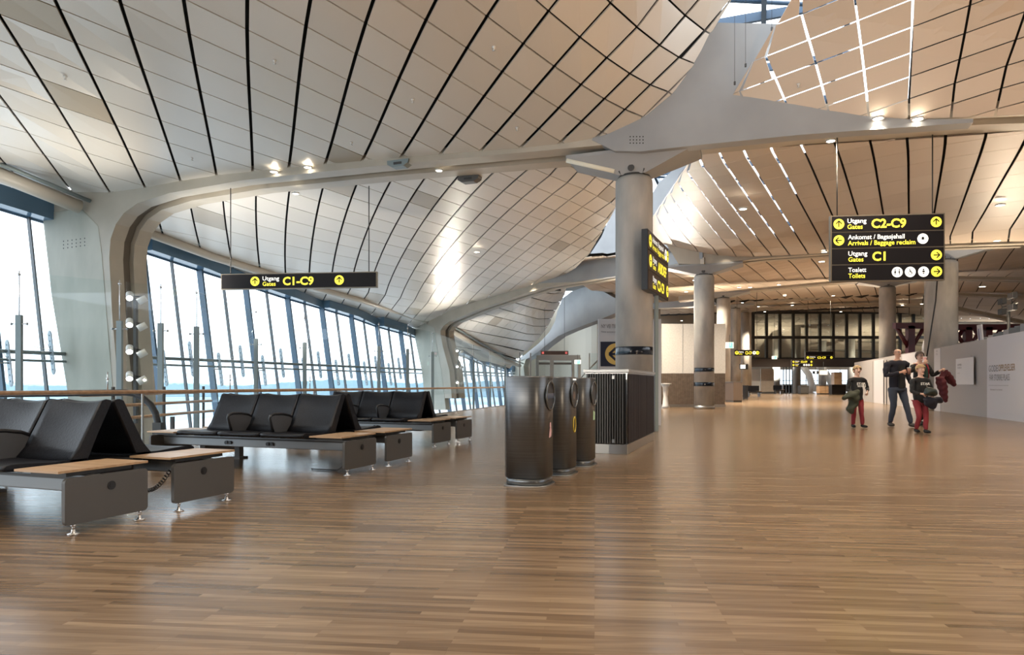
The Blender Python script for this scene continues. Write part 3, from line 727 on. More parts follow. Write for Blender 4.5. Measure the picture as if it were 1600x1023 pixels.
# outdoor shoes of the facade: two long horizontal rails carried on perforated fins
for z, r in ((1.86, .055), (1.64, .035)):
    for (Ya, Yb) in ((6, 20.3), (22.1, 41.9), (43.7, 57)):
        mb = MB(); mb.tube([facP(Ya+(Yb-Ya)*k/8, z, .42) for k in range(9)], r, 8)
        st(out('facade_rail', mb, 'post'))
finm = mat('perforated_fin', (.42, .49, .54), .4, .2)
fin = None
for k, Y in enumerate([y for y in dark_Y[3:] if y < 58]):
    for q, (dY, zc) in enumerate(((.0, 1.55), (1.1, 1.88))):
        if abs(Y+dY-21.1) < 1.0 or 39.0 < Y+dY < 46.0: continue
        if fin is None:
            f = root('perforated_fin', (0, 0, 0)); mb = MB(); mb.box((0, 0, 0), (.03, .15, 1.1), bev=.01); mb.ball((0, 0, .55), .075, 10, (.2, 1, 1)); mb.ball((0, 0, -.55), .075, 10, (.2, 1, 1))
            out('plate', mb, finm, f)
            mb = MB()
            for h in range(7): mb.cyl((-.02, 0, -.48+h*.16), (.02, 0, -.48+h*.16), .022, 8)
            out('bolt_holes', mb, 'mull', f)
            mb = MB(); mb.cyl((0, 0, .05), (-.38, .35, .25), .008, 5); mb.cyl((0, 0, .05), (-.38, -.35, .25), .008, 5); mb.cyl((0, 0, 0), (-.30, 0, 0), .02, 6); out('stay_rod', mb, 'steel', f); fin = f; o = f
        else: o = copy_tree(fin)
        o.location = facP(Y+dY, zc, .50); o.rotation_euler = (-.15, 0, PI/2-.349)
        tag(o, 'perforated steel fin bracing the slanted windows along the horizontal facade rails', 'bracket', 'perforated fins along the window rails')

# ---- glazed partition on slim posts between void and facade
PP = [(30, 492), (187, 501), (251, 504.6), (307, 510), (400, 529), (476, 535), (592, 541), (637, 545), (676, 549.5), (740, 562), (766, 567), (789, 570)]
pb = []
for u, v in PP:
    Y = 1470/(600-v); pb.append(Vector(((u-800)/1050*Y, Y, 0)))
pb = [pb[0]-Vector((1.6, 3.4, 0))]+pb
proto = None
for k, p in enumerate(pb):
    if proto is None:
        r_ = root('glass_screen_post', p); mb = MB(); mb.box((0, 0, -.3), (.12, .07, 5.4), bev=.006); out('post', mb, 'post', r_)
        mb = MB(); mb.cyl((0, 0, 2.4), (0, 0, 3.3), .011, 6); mb.cyl((0, 0, 3.20), (0, 0, 3.24), .03, 8); out('rod', mb, 'chrome', r_)
        mb = MB(); mb.cyl((-.16, 0, 2.22), (.16, 0, 2.22), .013, 6); mb.cyl((-.17, 0, 2.22), (-.15, 0, 2.22), .028, 8); mb.cyl((.15, 0, 2.22), (.17, 0, 2.22), .028, 8); out('clamp', mb, 'chrome', r_)
        proto = r_
    else: r_ = copy_tree(proto)
    r_.location = p; r_.location.z = 0
    tag(r_, 'slim grey steel post carrying a clear glass screen in front of the windows', 'post', 'posts of the glass screen')
    if k < len(pb)-1:
        a, b_ = p, pb[k+1]; d = (b_-a).normalized(); 
        mb = MB(); mb.box((a+b_)/2-d.cross(UP)*.06+UP*1.9, ((b_-a).length-.30, .012, 2.75), (d, d.cross(UP), UP))
        gp = out('glass_screen', mb, 'rail_glass')
        tag(gp, 'clear glass panel standing between slim grey posts before the windows', 'glass screen', 'panels of the glass screen')
# ---- oak handrail along the floor edge
he = [Vector((-14, -10, .90)), Vector((-8.9, 3, .90)), Vector((-5.55, 10.5, .88)), Vector((-3.4, 17.5, .87)), Vector((-1.45, 25.5, .86)), Vector((.1, 32.8, .85))]
he = [p+Vector((-.12, 0, 0)) for p in he]
hr = root('handrail', (he[1].x, he[1].y, 0))
mb = MB(); mb.tube(he, .030, 12); out('rail', mb, 'rail_wood', hr, True)
def on(P, s):
    L = [0]
    for a, b_ in zip(P, P[1:]): L.append(L[-1]+(b_-a).length)
    for k in range(len(P)-1):
        if s <= L[k+1]: return P[k].lerp(P[k+1], (s-L[k])/(L[k+1]-L[k]))
    return P[-1]
for k in range(6):
    p = on(he, 17.5+k*4.6); mb = MB(); mb.box((p.x-.03, p.y, p.z/2-.12), (.014, .05, p.z+.18)); mb.cyl((p.x, p.y, p.z-.06), (p.x, p.y, p.z), .010, 6)
    out('baluster', mb, 'steel', hr, True)
for u in (176, 360, 489):
    Y = 9.0+(u/489)*10; p = Vector(((u-800)/1050*Y, Y, 0)); p = min((on(he, q*.25) for q in range(40, 190)), key=lambda q: abs((q.x/q.y)*1050+800-u))
    mb = MB(); mb.cyl(p, p+UP*.30, .010, 8); mb.ball(p+UP*.20, .02, 8); out('rod', mb, 'chrome', hr, True)
tag(hr, 'long oak handrail on slim balusters along the edge of the oak floor', 'handrail')
mb = MB()
for a, b_ in zip(he, he[1:]):
    mb.face([Vector((a.x+.02, a.y, .04)), Vector((b_.x+.02, b_.y, .04)), Vector((b_.x+.02, b_.y, .80)), Vector((a.x+.02, a.y, .80))])
tag(out('balustrade_glass', mb, 'rail_glass'), 'clear balustrade glass below the long oak handrail at the floor edge', 'balustrade')
# ---- three oak rails of the ramp beyond
rr_ = root('ramp_railing', (-6.3, 11, 0))
for z0, dx in ((.36, 0), (.60, -.05), (.80, -.4)):
    a = Vector((-7.3+dx, 12.0, z0)); b_ = Vector((-7.2+dx, 16.2, z0)); mb = MB(); mb.tube([a, a.lerp(b_, .5), b_], .032, 10); out('rail', mb, 'rail_wood', rr_, True)
for k in range(3):
    y = 12.3+k*1.8; x = -7.3; mb = MB(); mb.box((x, y, .2), (.03, .07, 1.5)); out('post', mb, 'dark', rr_, True)
tag(rr_, 'three stacked oak rails on dark posts guarding the ramp below the windows', 'railing')
es = root('escalator_handrail', (-6.0, 11.5, 0)); P0 = Vector((-5.86, 11.4, 0))
mb = MB(); pts = [P0+Vector((-5.2, -1.0, .80)), P0+Vector((-2.0, -.3, .84)), P0+Vector((-.7, 0, .86))]+[P0+Vector((-.7+.55*math.sin(t), 0, .86-.55+.55*math.cos(t))) for t in (.3, .6, .9, 1.2, 1.5, 1.8)]+[P0+Vector((-.12, 0, -.1)), P0+Vector((-.14, 0, -.6))]
mb.tube(pts, .055, 10); out('rubber_belt', mb, 'black', es, True)
mb = MB(); mb.box(P0+Vector((-.14, 0, -.15)), (.14, .12, 1.0)); mb.box(P0+Vector((.10, 0, -.1)), (.05, .06, 1.1)); out('newel', mb, 'dark', es, True)
tag(es, 'black rubber handrail curling down at the end of the escalator by the windows', 'escalator handrail')

# ---- spotlight clusters on poles
def clusters(name, base, n, z0, dz, lab, s=1.0):
    r_ = root(name, (base.x, base.y, 0)); mb = MB(); mb.box((0, 0, 1.6), (.07*s, .10*s, 3.2 if s == 1 else 2.6)); out('pole', mb, 'dark', r_)
    for k in range(n):
        z = z0+k*dz
        for sd in (-1, 1):
            mb = MB(); c = Vector((.16*s*sd+.06, -.1, z-(.10 if sd > 0 else 0))); ax = Vector((-.55*0+.35*sd*0+.30, -.55, -.45)).normalized() if sd < 0 else Vector((.5, .25, .35)).normalized()
            mb.cyl(c-ax*.11*s, c+ax*.11*s, .085*s, 16); mb.box((.02, 0, z), (.20*s, .06, .03)); h = out('spotlight_head', mb, 'white', r_)
            if sd < 0:
                mb = MB(); mb.disc(c+ax*(.111*s), ax, .072*s, 16); out('lens', mb, 'lampcool', h)
    tag(r_, lab, 'spotlights'); return r_
clusters('spotlight_pole', Vector(((212-800)/1050*17.2, 17.2, 0)), 4, 1.20, .68, 'dark pole of white adjustable spotlights beside the nearest slanted concrete leg')
clusters('spotlight_pole', Vector(((716-800)/1050*38.5, 38.5, 0)), 3, 1.15, .9, 'pole of small spotlights beside the second, more distant concrete leg', .9)
def spot(loc, tgt, e, col=(1, .9, .75), ang=70, r=.05, blend=.6):
    l = bpy.data.lights.new('lamp', 'SPOT'); l.energy = e; l.color = col; l.spot_size = math.radians(ang); l.spot_blend = blend; l.shadow_soft_size = r
    o = bpy.data.objects.new('lamp', l); C.objects.link(o); o.location = loc
    o.rotation_euler = (Vector(tgt)-Vector(loc)).to_track_quat('-Z', 'Y').to_euler(); return o

# ---- columns
def column(c, r, h, bands, cap=True, tall=.5, width=1.35):
    mb = MB(); mb.lathe([(r, .12), (r, h-.12), (r*.99, h-.06), (r*.9, h)], (c.x, c.y, 0), 40); o = st(out('column', mb, 'conc'))
    mb = MB(); mb.lathe([(r*1.03, 0), (r*1.03, .13)], (c.x, c.y, 0), 40); out('base_ring', mb, 'steel', o)
    for z0, z1 in bands:
        mb = MB(); mb.lathe([(r*1.004, z0), (r*1.008, z0+.005), (r*1.008, z1-.005), (r*1.004, z1)], (c.x, c.y, 0), 40); out('black_band', mb, 'blackband', o)
    if cap:
        mb = MB(); a, b_ = N_*width, M_*.5; z1 = h+tall; B0 = [c+N_*.28*x+M_*.28*y+UP*(h+.03) for x, y in ((-1, -1), (1, -1), (1, 1), (-1, 1))]
        T0 = [c+a*x+b_*y+UP*z1 for x, y in ((-1, -1), (1, -1), (1, 1), (-1, 1))]; T1 = [p-UP*.07 for p in T0]
        mb.face(B0); mb.face(T0)
        for k in range(4): q = (k+1) % 4; mb.face([B0[k], B0[q], T1[q], T1[k]]); mb.face([T1[k], T1[q], T0[q], T0[k]])
        cp = st(out('column_capital', mb, 'web'))
        mb = MB()
        for sx in (-1, 1): mb.cyl(c+N_*.2*sx-M_*.2+UP*(h-.05), c+N_*.26*sx-M_*.3+UP*(h+.12), .03, 8)
        mb.disc(c-M_*.37+UP*(h+.13), -M_, .07, 20); mb.lathe([(r*.86, h-.02), (r*.84, h+.05)], (c.x, c.y, 0), 30)
        out('bearing', mb, 'dark', cp)
        return cp
cap1 = column(COL[0], .39, 5.33, [(1.61, 1.78)], tall=.50)
mb = MB(); a = COL[0]-N_*1.34-M_*.50+UP*5.72; b_ = COL[0]-N_*.36-M_*.32+UP*5.44
mb.tube([a, b_], .045, 12); out('tube_light', mb, mat('tube_light', (.62, .58, .48), .5, emit=(1, .9, .7), es=.12), cap1)
column(COL[1], .40, 5.40, [(1.5, 1.66), (.92, 1.08)], tall=.42, width=1.5)
column(Vector((12.72, 40.4, 0)), .40, 6.15, [], tall=.35, width=1.5)
column(Vector((17.8, 53.5, 0)), .40, 7.0, [], tall=.3, width=1.4)
column(Vector((16.5, 25.85, 0)), .56, 5.7, [], tall=.5, width=1.8)
column(Vector((20.95, 37.5, 0)), .42, 6.4, [], tall=.35, width=1.5)
column(Vector((22.4, 64, 0)), .40, 7.9, [], cap=False)
for u, Y, r in ((1164, 62, .40), (1213, 78, .42), (1245, 76, .42), (1285, 82, .45), (1330, 80, .42)):
    mb = MB(); mb.lathe([(r, 0), (r, 7.6)], ((u-800)/1050*Y, Y, 0), 24); st(out('column', mb, 'conc'))
# cable hanging against the right-hand column
mb = MB(); mb.tube([W(1465, 430, 25.1), W(1462, 470, 25.1), W(1454, 520, 25.1), W(1446, 570, 25.0)], .025, 6)
tag(out('hanging_cable', mb, 'black'), 'black cable hanging down in front of the thick right concrete column', 'cable')

# ---- skylight steelwork over the slot
mb = MB()
for r in (-1.8, .4, 2.6, 4.6): mb.box(COL[0]+N_*r+M_*22+UP*(10.3), (.12, 80, .30), (N_, M_, UP))
for e in range(-17, 62, 3):
    mb.box(COL[0]+N_*1.4+M_*e+UP*10.35, (7, .10, .22), (N_, M_, UP))
    a = COL[0]+N_*(-1.8)+M_*e+UP*10.2; b_ = COL[0]+N_*4.6+M_*(e+3)+UP*10.2; mb.cyl(a, b_, .05, 6)
sk = st(out('skylight_frame', mb, 'blue'))
mb = MB()
for (u, v0, v1) in ((1148, 0, 130), (1165, 0, 102), (1206, 0, 45)):
    Y = 12.6; mb.cyl(W(u, v1, Y), W(u, v1, Y)+UP*3.0, .004, 5); mb.box(W(u, v1, Y), (.03, .03, .06))
tag(out('hanging_wires', mb, 'dark'), 'thin wires with small weights hanging in the skylight gap', 'wires')
# concave light web continuing beyond the column
mb = MB(); mb.prism(pix_line(P2, D2, [(1008, 322), (1030, 285), (1056, 262), (1086, 244), (1060, 275), (1034, 376), (1015, 380)]), D2, UP, n2*.3, P2-n2*.02); st(out('beam_web_skylight', mb, 'web'))

# ---- downlights: recessed heads with real lamps
def downlight(u, v, Y, lab, e=60, s=1.0, tgt=None, col=(1, .86, .66), ang=110, lampon=True, grp=None):
    p = W(u, v, Y); r_ = root('downlight', p); mb = MB(); R = .085*s
    mb.lathe([(R*1.25, .0), (R*1.25, .03), (R*.95, .035), (R*.85, .015), (R*1.0, 0), (R*1.25, 0)], (0, 0, 0), 20, cap=False); out('trim_ring', mb, 'white', r_)
    mb = MB(); mb.disc((0, 0, .004), (0, 0, -1), R*.95, 18); out('lens', mb, 'lamp' if e < 1000 else 'lampcool', r_)
    tag(r_, lab, 'downlight', grp)
    if lampon: spot(p-UP*.06, tgt or (p.x, p.y, 0), e, col, ang, .06)
    return r_
for u, v, lab in ((428, 269, 'left one of two lit downlights on the near face of the long left beam'), (481, 262, 'right one of two lit downlights on the near face of the long left beam'),
    (1372, 186, 'left one of the two lit downlights on the near face of the beam, right'), (1434, 187, 'right one of the two lit downlights on the near face of the beam, right')):
    downlight(u, v, VY(u, P1-M_*.10, NL)[1], lab, 140)
for u, v, lab in ((462, 303, 'small lit downlight under the back edge of the long left beam'), (686, 267, 'small square-looking downlight in the groove of the long beam, mid left'), (1298, 221, 'bright downlight in the beam groove right of the thick concrete column')):
    downlight(u, v, VY(u, P1+M_*(.7 if u < 500 else .55), NL)[1], lab, 220 if u > 1000 else 100, .9)
for u, v, Y, lab in ((1161, 326, 17.5, 'small lit downlight in the ceiling right of the thick concrete column'), (1563, 320, 17.5, 'small star-like lit downlight in the ceiling above the hoarding'), (745, 393, 24, 'tiny lit point in the curved left ceiling'),
    (1529, 376, 23.4, 'left one of two lights under the beam above the hoarding'), (1558, 375.5, 23.2, 'right one of two lights under the beam above the hoarding'), (1288, 393, 24.8, 'lit downlight on the middle beam just left of the big sign'),
    (1535, 447, 31, 'pendant-like lit downlight over the hoarding left of the floodlights'), (1238, 476, 60, 'small lit downlight in the far ceiling over the glazed end wall'), (1284, 408, 30, 'small lit downlight in the ceiling behind the left edge of the big sign')):
    downlight(u, v+1, Y, lab, 90, 1.1 if Y < 30 else 1.5)
for u, lab in ((802, 'left one of the two warm lights washing the middle beam'), (829, 'right one of the two warm lights washing the middle beam')):
    t, Y = VY(u, P2, D2); v = {802: 452, 829: 445}[u]; p = W(u, v, Y-.30)
    downlight(u, v-2, Y-.32, lab, 60, .8, ang=120)
for u, v, lab in ((1102, 388, 'left one of the two lights washing the grey web over the second column'), (1135, 394.5, 'right one of the two lights washing the grey web over the second column')):
    t, Y = VY(u, P2b, N_); p = W(u, v, Y-.25); downlight(u, v, Y-.30, lab, 25, 1.0, tgt=(p.x+.0, p.y+.25, 4.5), ang=130)
rr2 = random.Random(5)
for k, (u, v) in enumerate(((1072, 455), (1085, 437), (1155, 448), (1172, 448), (1217, 444), (1226, 461), (1302, 461), (1160, 472), (1185, 478), (1195, 486), (1314, 486), (1410, 476), (1440, 474), (1518, 487), (1549, 487), (1565, 490), (1050, 470), (1065, 500), (1470, 455), (1490, 447))):
    Y = 38+ (v-437)*.5; downlight(u, v+1, min(Y, 66), 'small lit downlight dotted under the distant hall ceiling', 150, 1.3, grp='downlights under the distant ceiling', lampon=(k % 2 == 0))
# sprinkler heads of the ceiling, speakers on the beam
for k, (u, v) in enumerate(((102, 119), (62, 276), (300, 246), (429, 94), (549, 222), (772, 73), (808, 199), (645, 155), (1248, 131))):
    iy = (dA if u < 1100 else dR1)(u, v); p = W(u, v, 1/iy); mb = MB(); mb.lathe([(.035, .0), (.03, -.02), (.008, -.03), (.008, -.06), (.03, -.065), (.0, -.07)], p, 10)
    tag(out('sprinkler_head', mb, 'white'), 'tiny white sprinkler head set in the panelled ceiling', 'sprinkler', 'sprinkler heads in the ceiling')
for u, v, Y, lab in ((625, 255, 15.5, 'grey box speaker on the top face of the long left beam'), (734, 279, 16.3, 'dark oval speaker under the back edge of the long left beam')):
    p = W(u, v, Y); r_ = root('beam_speaker', p); mb = MB(); mb.prism([(-.28, .05), (.28, .05), (.26, -.04), (.14, -.10), (-.16, -.10), (-.27, -.04)], N_, UP, M_*.22, -M_*.11); out('housing', mb, K['bench_grey'] if u > 700 else 'post', r_)
    mb = MB(); mb.box(-M_*.12-UP*.03, (.2, .02, .05), (N_, M_, UP)); out('grille', mb, 'dark', r_); tag(r_, lab, 'speaker')

# ---- glazed end wall of the hall with header band
YE = 70.0
def E(u, v, dy=0): return W(u, v, YE+dy)
um = [1156+20.85*k for k in range(17)]
mb = MB()
for u in um: mb.box(E(u, (487+561)/2), (.24, .25, 74/1050*YE))
for v in (488, 527, 561): a, b_ = E(um[0], v), E(um[-1], v); mb.box((a+b_)/2, ((b_-a).length, .22, .30))
w = st(out('window_40', mb, mat('end_mullion', (.045, .045, .043), .4)))
g_ = MB(); g_.face([E(um[0], 561, .1), E(um[-1], 561, .1), E(um[-1], 488, .1), E(um[0], 488, .1)]); out('window_glass', g_, glass('end_glass', (.55, .56, .48), .2, .02, .25), w)
mb = MB(); a, b_ = E(1152, 567), E(um[-1], 567); mb.box((a+b_)/2, ((b_-a).length, 1.0, 12.5/1050*YE)); st(out('wall_end', mb, mat('end_fascia', (.085, .07, .065), .5)))
mb = MB(); a, b_ = E(1020, 530, 2), E(1154, 530, 2); mb.box((a+b_)/2+UP*-1.0, ((b_-a).length, .3, 9.5)); st(out('wall_back', mb, mat('end_wall', (.30, .26, .21), .6)))
# pale cloth-like walls behind the grey shell, left of the column
mb = MB(); prev = None; cw = mat('cream_wall', (.50, .47, .40), .7)
for k in range(25):
    u = 816+k*9; Y = 60+4*math.sin(k*.35); a = Vector(((u-800)/1050*Y, Y, 0)); top_ = 8.2+.3*math.sin(k*.3)
    if prev: mb.face([prev[0], a, a+UP*top_, prev[0]+UP*prev[1]]); mb.face([prev[0]+Vector((0, .3, 0)), a+Vector((0, .3, 0)), a+Vector((0, .3, top_)), prev[0]+Vector((0, .3, prev[1]))]); mb.face([prev[0]+UP*prev[1], a+UP*top_, a+Vector((0, .3, top_)), prev[0]+Vector((0, .3, prev[1]))])
    prev = (a, top_)
st(out('wall_cream', mb, cw, smooth_all=False))

# side walls closing the hall on the right and its far corner
c = COL[0]+N_*40+M_*30
mb = MB(); mb.box(COL[0]+N_*32+M_*33+UP*2.6, (.3, 110, 5.6), (N_, M_, UP)); st(out('wall_right', mb, mat('right_wall', (.30, .28, .25), .7)))

mb = MB(); mb.box((34.6, 96, 3.5), (5.6, .3, 7)); mb.box((52, 96, 5.2), (46, .3, 3.6)); mb.box((52, 96, .5), (46, .3, 1.0)); st(out('wall_opposite', mb, mat('opposite_wall', (.30, .27, .23), .7)))

mb = MB(); mb.box((4.2, 48, 9.4), (12, 24, .2)); st(out('sky_blocker', mb, mat('sky_blocker_grey', (.20, .21, .22), .8)))  # added slab that blocks sky light above the grey shell beam

# sloping panelled ceiling, beams and wall added behind the end glass to lighten it
mb = MB(); a1 = Vector((22, 71, 8.7)); sl = Vector((0, 22, -5.0)); nx, ny = 26, 9
for i in range(nx):
    for j in range(ny):
        q = [a1+X0*(54*(i+a)/nx)+sl*((j+b_)/ny)+X0*(j*-.9) for X0 in (Vector((1, 0, 0)),) for a, b_ in ((.02, .02), (.98, .02), (.98, .98), (.02, .98))]; mb.face(q); mb.face([p+UP*.05 for p in q])
st(out('ceiling_backdrop', mb, 'panel_r'))
mb = MB()
for j in range(1, 6):
    p = a1+sl*(j/6); mb.tube([p+Vector((54*k/10, 0, -.25+.9*math.sin(PI*k/10+j*.3)-k*.12)) for k in range(11)], .20, 6)
st(out('beam_backdrop', mb, 'groove'))
mb = MB(); mb.box((49, 93.2, 5.0), (56, .3, 4)); st(out('wall_backdrop', mb, mat('backdrop_wall', (.40, .36, .30), .7)))
# ================================================================ SIGNS
def arrow(mb, c, a, b_, r, ang, mi, n):
    """black arrow (shaft and open head) pointing at angle ang (0 = right)"""
    d = a*math.cos(ang)+b_*math.sin(ang); q = -a*math.sin(ang)+b_*math.cos(ang); c = Vector(c)+n*.002; w = r*.11
    mb.face([c-d*r*.55-q*w, c+d*r*.5-q*w, c+d*r*.5+q*w, c-d*r*.55+q*w], mi)
    for s in (-1, 1):
        t = c+d*r*.62; e_ = c+d*r*.02+q*s*r*.55; k = (e_-t).normalized(); m = k.cross(n)*w
        mb.face([t-m, e_-m, e_+m, t+m], mi)
def person_icon(mb, c, a, b_, r, mi, n, skirt=False):
    c = Vector(c)+n*.002; mb.mi = mi; mb.disc(c+b_*r*.42, n, r*.13, 10, a)
    w = .20 if skirt else .15
    mb.face([c+b_*r*.22-a*r*.13, c+b_*r*.22+a*r*.13, c-b_*r*.12+a*r*w, c-b_*r*.12-a*r*w], mi)
    mb.face([c-b_*r*.12-a*r*.08, c-b_*r*.12+a*r*.08, c-b_*r*.5+a*r*.07, c-b_*r*.5-a*r*.07], mi)
def symbol(mb, kind, c, a, b_, r, n):
    """round symbol; materials 0 black 1 white 2 yellow"""
    yel = kind in ('up', 'left', 'right', 'down'); mb.mi = 2 if yel else 1
    mb.disc(Vector(c)+n*.003, n, r, 28, a); c = Vector(c)+n*.003
    if yel: arrow(mb, c, a, b_, r, {'up': PI/2, 'left': PI, 'right': 0, 'down': -PI/2}[kind], 0, n)
    elif kind == 'case':
        k = c+n*.002
        def rc(x0, x1, y0, y1): mb.face([k+a*r*x0+b_*r*y0, k+a*r*x1+b_*r*y0, k+a*r*x1+b_*r*y1, k+a*r*x0+b_*r*y1], 0)
        rc(-.22, .22, -.2, .32); rc(-.42, -.34, -.2, .24); rc(.34, .42, -.2, .24); rc(-.1, .1, .34, .40)
    elif kind == 'wc': person_icon(mb, c-a*r*.38, a, b_, r, 0, n, True); person_icon(mb, c+a*r*.38, a, b_, r, 0, n); mb.face([c+n*.002-a*r*.02-b_*r*.5, c+n*.002+a*r*.02-b_*r*.5, c+n*.002+a*r*.02+b_*r*.5, c+n*.002-a*r*.02+b_*r*.5], 0)
    elif kind == 'chair':
        k = c+n*.002; mb.mi = 0; mb.disc(k+b_*r*.48-a*r*.08, n, r*.10, 10, a)
        for p, q in (((-.08, .36), (-.04, -.02)), ((-.04, -.02), (.26, -.04)), ((.26, -.04), (.36, -.34)), ((-.06, .2), (.18, .18))):
            P, Q = k+a*r*p[0]+b_*r*p[1], k+a*r*q[0]+b_*r*q[1]; m = (Q-P).normalized().cross(n)*r*.075; mb.face([P-m, Q-m, Q+m, P+m], 0)
        for t in range(9):
            t0, t1 = 2.2+t*.42, 2.2+(t+1)*.42; mb.face([k+a*r*(-.02+.34*math.cos(t0))+b_*r*(-.2+.34*math.sin(t0)), k+a*r*(-.02+.34*math.cos(t1))+b_*r*(-.2+.34*math.sin(t1)), k+a*r*(-.02+.26*math.cos(t1))+b_*r*(-.2+.26*math.sin(t1)), k+a*r*(-.02+.26*math.cos(t0))+b_*r*(-.2+.26*math.sin(t0))], 0)
    elif kind == 'baby':
        k = c+n*.002; mb.mi = 0; mb.disc(k+b_*r*.42, n, r*.16, 12, a); mb.face([k-a*r*.3+b_*r*.1, k-a*r*.1+b_*r*.22, k+a*r*.1+b_*r*.22, k+a*r*.3+b_*r*.1, k+a*r*.12-b_*r*.12, k-a*r*.12-b_*r*.12], 0)
        mb.face([k-a*r*.2-b_*r*.22, k+a*r*.2-b_*r*.22, k+a*r*.1-b_*r*.42, k-a*r*.1-b_*r*.42], 0)
def board(name, BL, a, w, h, rows, label, cat='sign', thick=.09, hang=None, frame='signbrown', gap=.022, mats=('signblack', 'signwhite', 'yellow'), group=None):
    """hanging direction sign; rows from the top: lists of ('txt', x0, x1, line, mi) / ('big', ...) / (symbol, xc)"""
    a = a.normalized(); n = a.cross(UP).normalized(); BL = Vector(BL)
    if n.dot(Vector((0, 0, 1))-BL) < 0 and name != 'x': pass
    r_ = root(name, BL+a*w/2); nr = len(rows); rh = h/nr
    mb = MB(); mb.box(BL+a*w/2+UP*h/2-n*thick/2, (w+.03, thick, h+.02), (a, n, UP)); out('frame', mb, frame, r_, True)
    for k, items in enumerate(rows):
        y0 = h-(k+1)*rh+gap/2; ph = rh-gap
        mb = MB(); mb.box(BL+a*w/2+UP*(y0+ph/2)+n*.004, (w-.02, .014, ph), (a, n, UP)); pn = out('sign_panel', mb, mats[0], r_, True)
        if not items: continue
        mb = MB(); o = BL+UP*y0+n*.0125
        for it in items:
            if it[0] == 'pair':
                _, x0, xa, ta, xb, tb = it
                text_mb(mb, ta, o+a*w*x0+UP*ph*.55, a, UP, ph*.42, 1, width=w*(xa-x0), bold=.012); text_mb(mb, tb, o+a*w*x0+UP*ph*.16, a, UP, ph*.42, 2, width=w*(xb-x0), bold=.012)
            elif it[0] == 'big':
                _, x0, x1, t = it; text_mb(mb, t, o+a*w*x0+UP*ph*.21, a, UP, ph*.80, 2, width=w*(x1-x0), bold=.03)
            else: symbol(mb, it[0], o+a*w*it[1]+UP*ph*.5, a, UP, ph*.34, n)
        lt = out('lettering', mb, mats, r_, True, fixn=False)
    if hang:
        for s, zt in hang:
            mb = MB(); p = BL+a*w*s-n*thick/2; mb.cyl(p+UP*h, (p.x, p.y, zt), .012, 8); out('suspension_rod', mb, 'dark', r_, True)
    tag(r_, label, cat, group); return r_
A1 = W(1299, 439.5, 12.75); B1_ = W(1475, 437.5, 12.55); a = (B1_-A1); a.z = 0
G = lambda x0, xa, xb: ('pair', x0, xa, 'Utgang', xb, 'Gates')
board('hanging_direction_sign', A1, a, a.length, 1.235, [
    [('up', .065), G(.142, .312, .278), ('big', .356, .664, 'C2-C9'), ('up', .928)],
    [('left', .065), ('pair', .146, .65, 'Ankomst / Bagasjehall', .745, 'Arrivals / Baggage reclaim'), ('case', .811)],
    [G(.15, .32, .285), ('big', .364, .482, 'C1'), ('right', .93)],
    [('pair', .15, .31, 'Toalett', .30, 'Toilets'), ('wc', .585), ('chair', .70), ('baby', .817), ('right', .931)]],
    'large black four-row hanging sign with yellow arrows for gates, baggage reclaim and toilets', hang=[(.06, 5.75), (.91, 5.68)])
A1 = W(346, 452, 17.3); B1_ = W(588, 447, 16.9); a = (B1_-A1); a.z = 0
board('hanging_direction_sign', A1, a, a.length, .385, [[('up', .222), G(.272, .38, .357), ('big', .404, .602, 'C1-C9'), ('up', .766)]],
    'long dark one-row hanging sign reading C1-C9 in front of the curved left ceiling', hang=[(.055, 6.05), (.95, 6.0)], gap=.03)
A1 = W(1012, 451, 13.3); B1_ = W(1043.5, 472, 15.25); a = (B1_-A1); a.z = 0
sd = board('column_direction_sign', A1, a, a.length, 1.18, [
    [('left', .09), ('pair', .18, .72, 'Ankomst / Bagasjehall', .80, 'Arrivals / Baggage reclaim'), ('case', .85), ('right', .95)],
    [('left', .10), G(.20, .38, .34), ('big', .44, .88, 'ABDEF')],
    [G(.20, .38, .34), ('big', .42, .76, 'C2-C9'), ('right', .94)]],
    'brown-black three-row direction sign seen edge-on beside the thick round concrete column', thick=.12, mats=(mat('sign_brown', (.05, .03, .022), .4), 'signwhite', 'yellow'), frame='black')
mb = MB(); p = Vector((225.5/1050*14.3, 14.3, 0)); mb.box(p+UP*1.9, (.07, .10, 3.8)); out('post', mb, 'post', sd, True)
for (u0, u1, v0, v1, Y, rows, lab) in ((1148, 1187, 546.5, 555.5, 45, [[('up', .08), G(.15, .35, .30), ('big', .42, .68, 'C2-C9'), ('case', .78), ('right', .91)]], 'small distant hanging sign reading C2-C9 beside the left edge of the glazed end wall'),
    (1258.5, 1302.5, 549, 561.5, 50, [[], [('up', .08), G(.15, .35, .30), ('big', .42, .72, 'C2-C9'), ('right', .92)]], 'distant double-height black hanging sign reading C2-C9 before the end wall'),
    (1237, 1270.5, 562.5, 572.5, 57, [[('up', .08), G(.15, .35, .30), ('big', .42, .72, 'C2-C9'), ('right', .92)], [('up', .08), ('pair', .15, .33, 'Toalett', .30, 'Toilets'), ('wc', .58), ('chair', .69), ('baby', .80), ('right', .92)]], 'distant two-row hanging sign with round toilet symbols below the end wall band')):
    A1, B1_ = W(u0, v1, Y), W(u1, v1, Y); a = B1_-A1; h = (v1-v0)/1050*Y
    board('hanging_direction_sign', A1, a, a.length, h, rows, lab, gap=.03, hang=[(.1, 7.2), (.9, 7.2)], thick=.1)
A1, B1_ = W(845, 554, 44), W(888, 554, 44)
rd = mat('sign_red', (.5, .06, .05), .5, emit=(1, .25, .22), es=.35); db = mat('sign_dark_brown', (.05, .025, .02), .5)
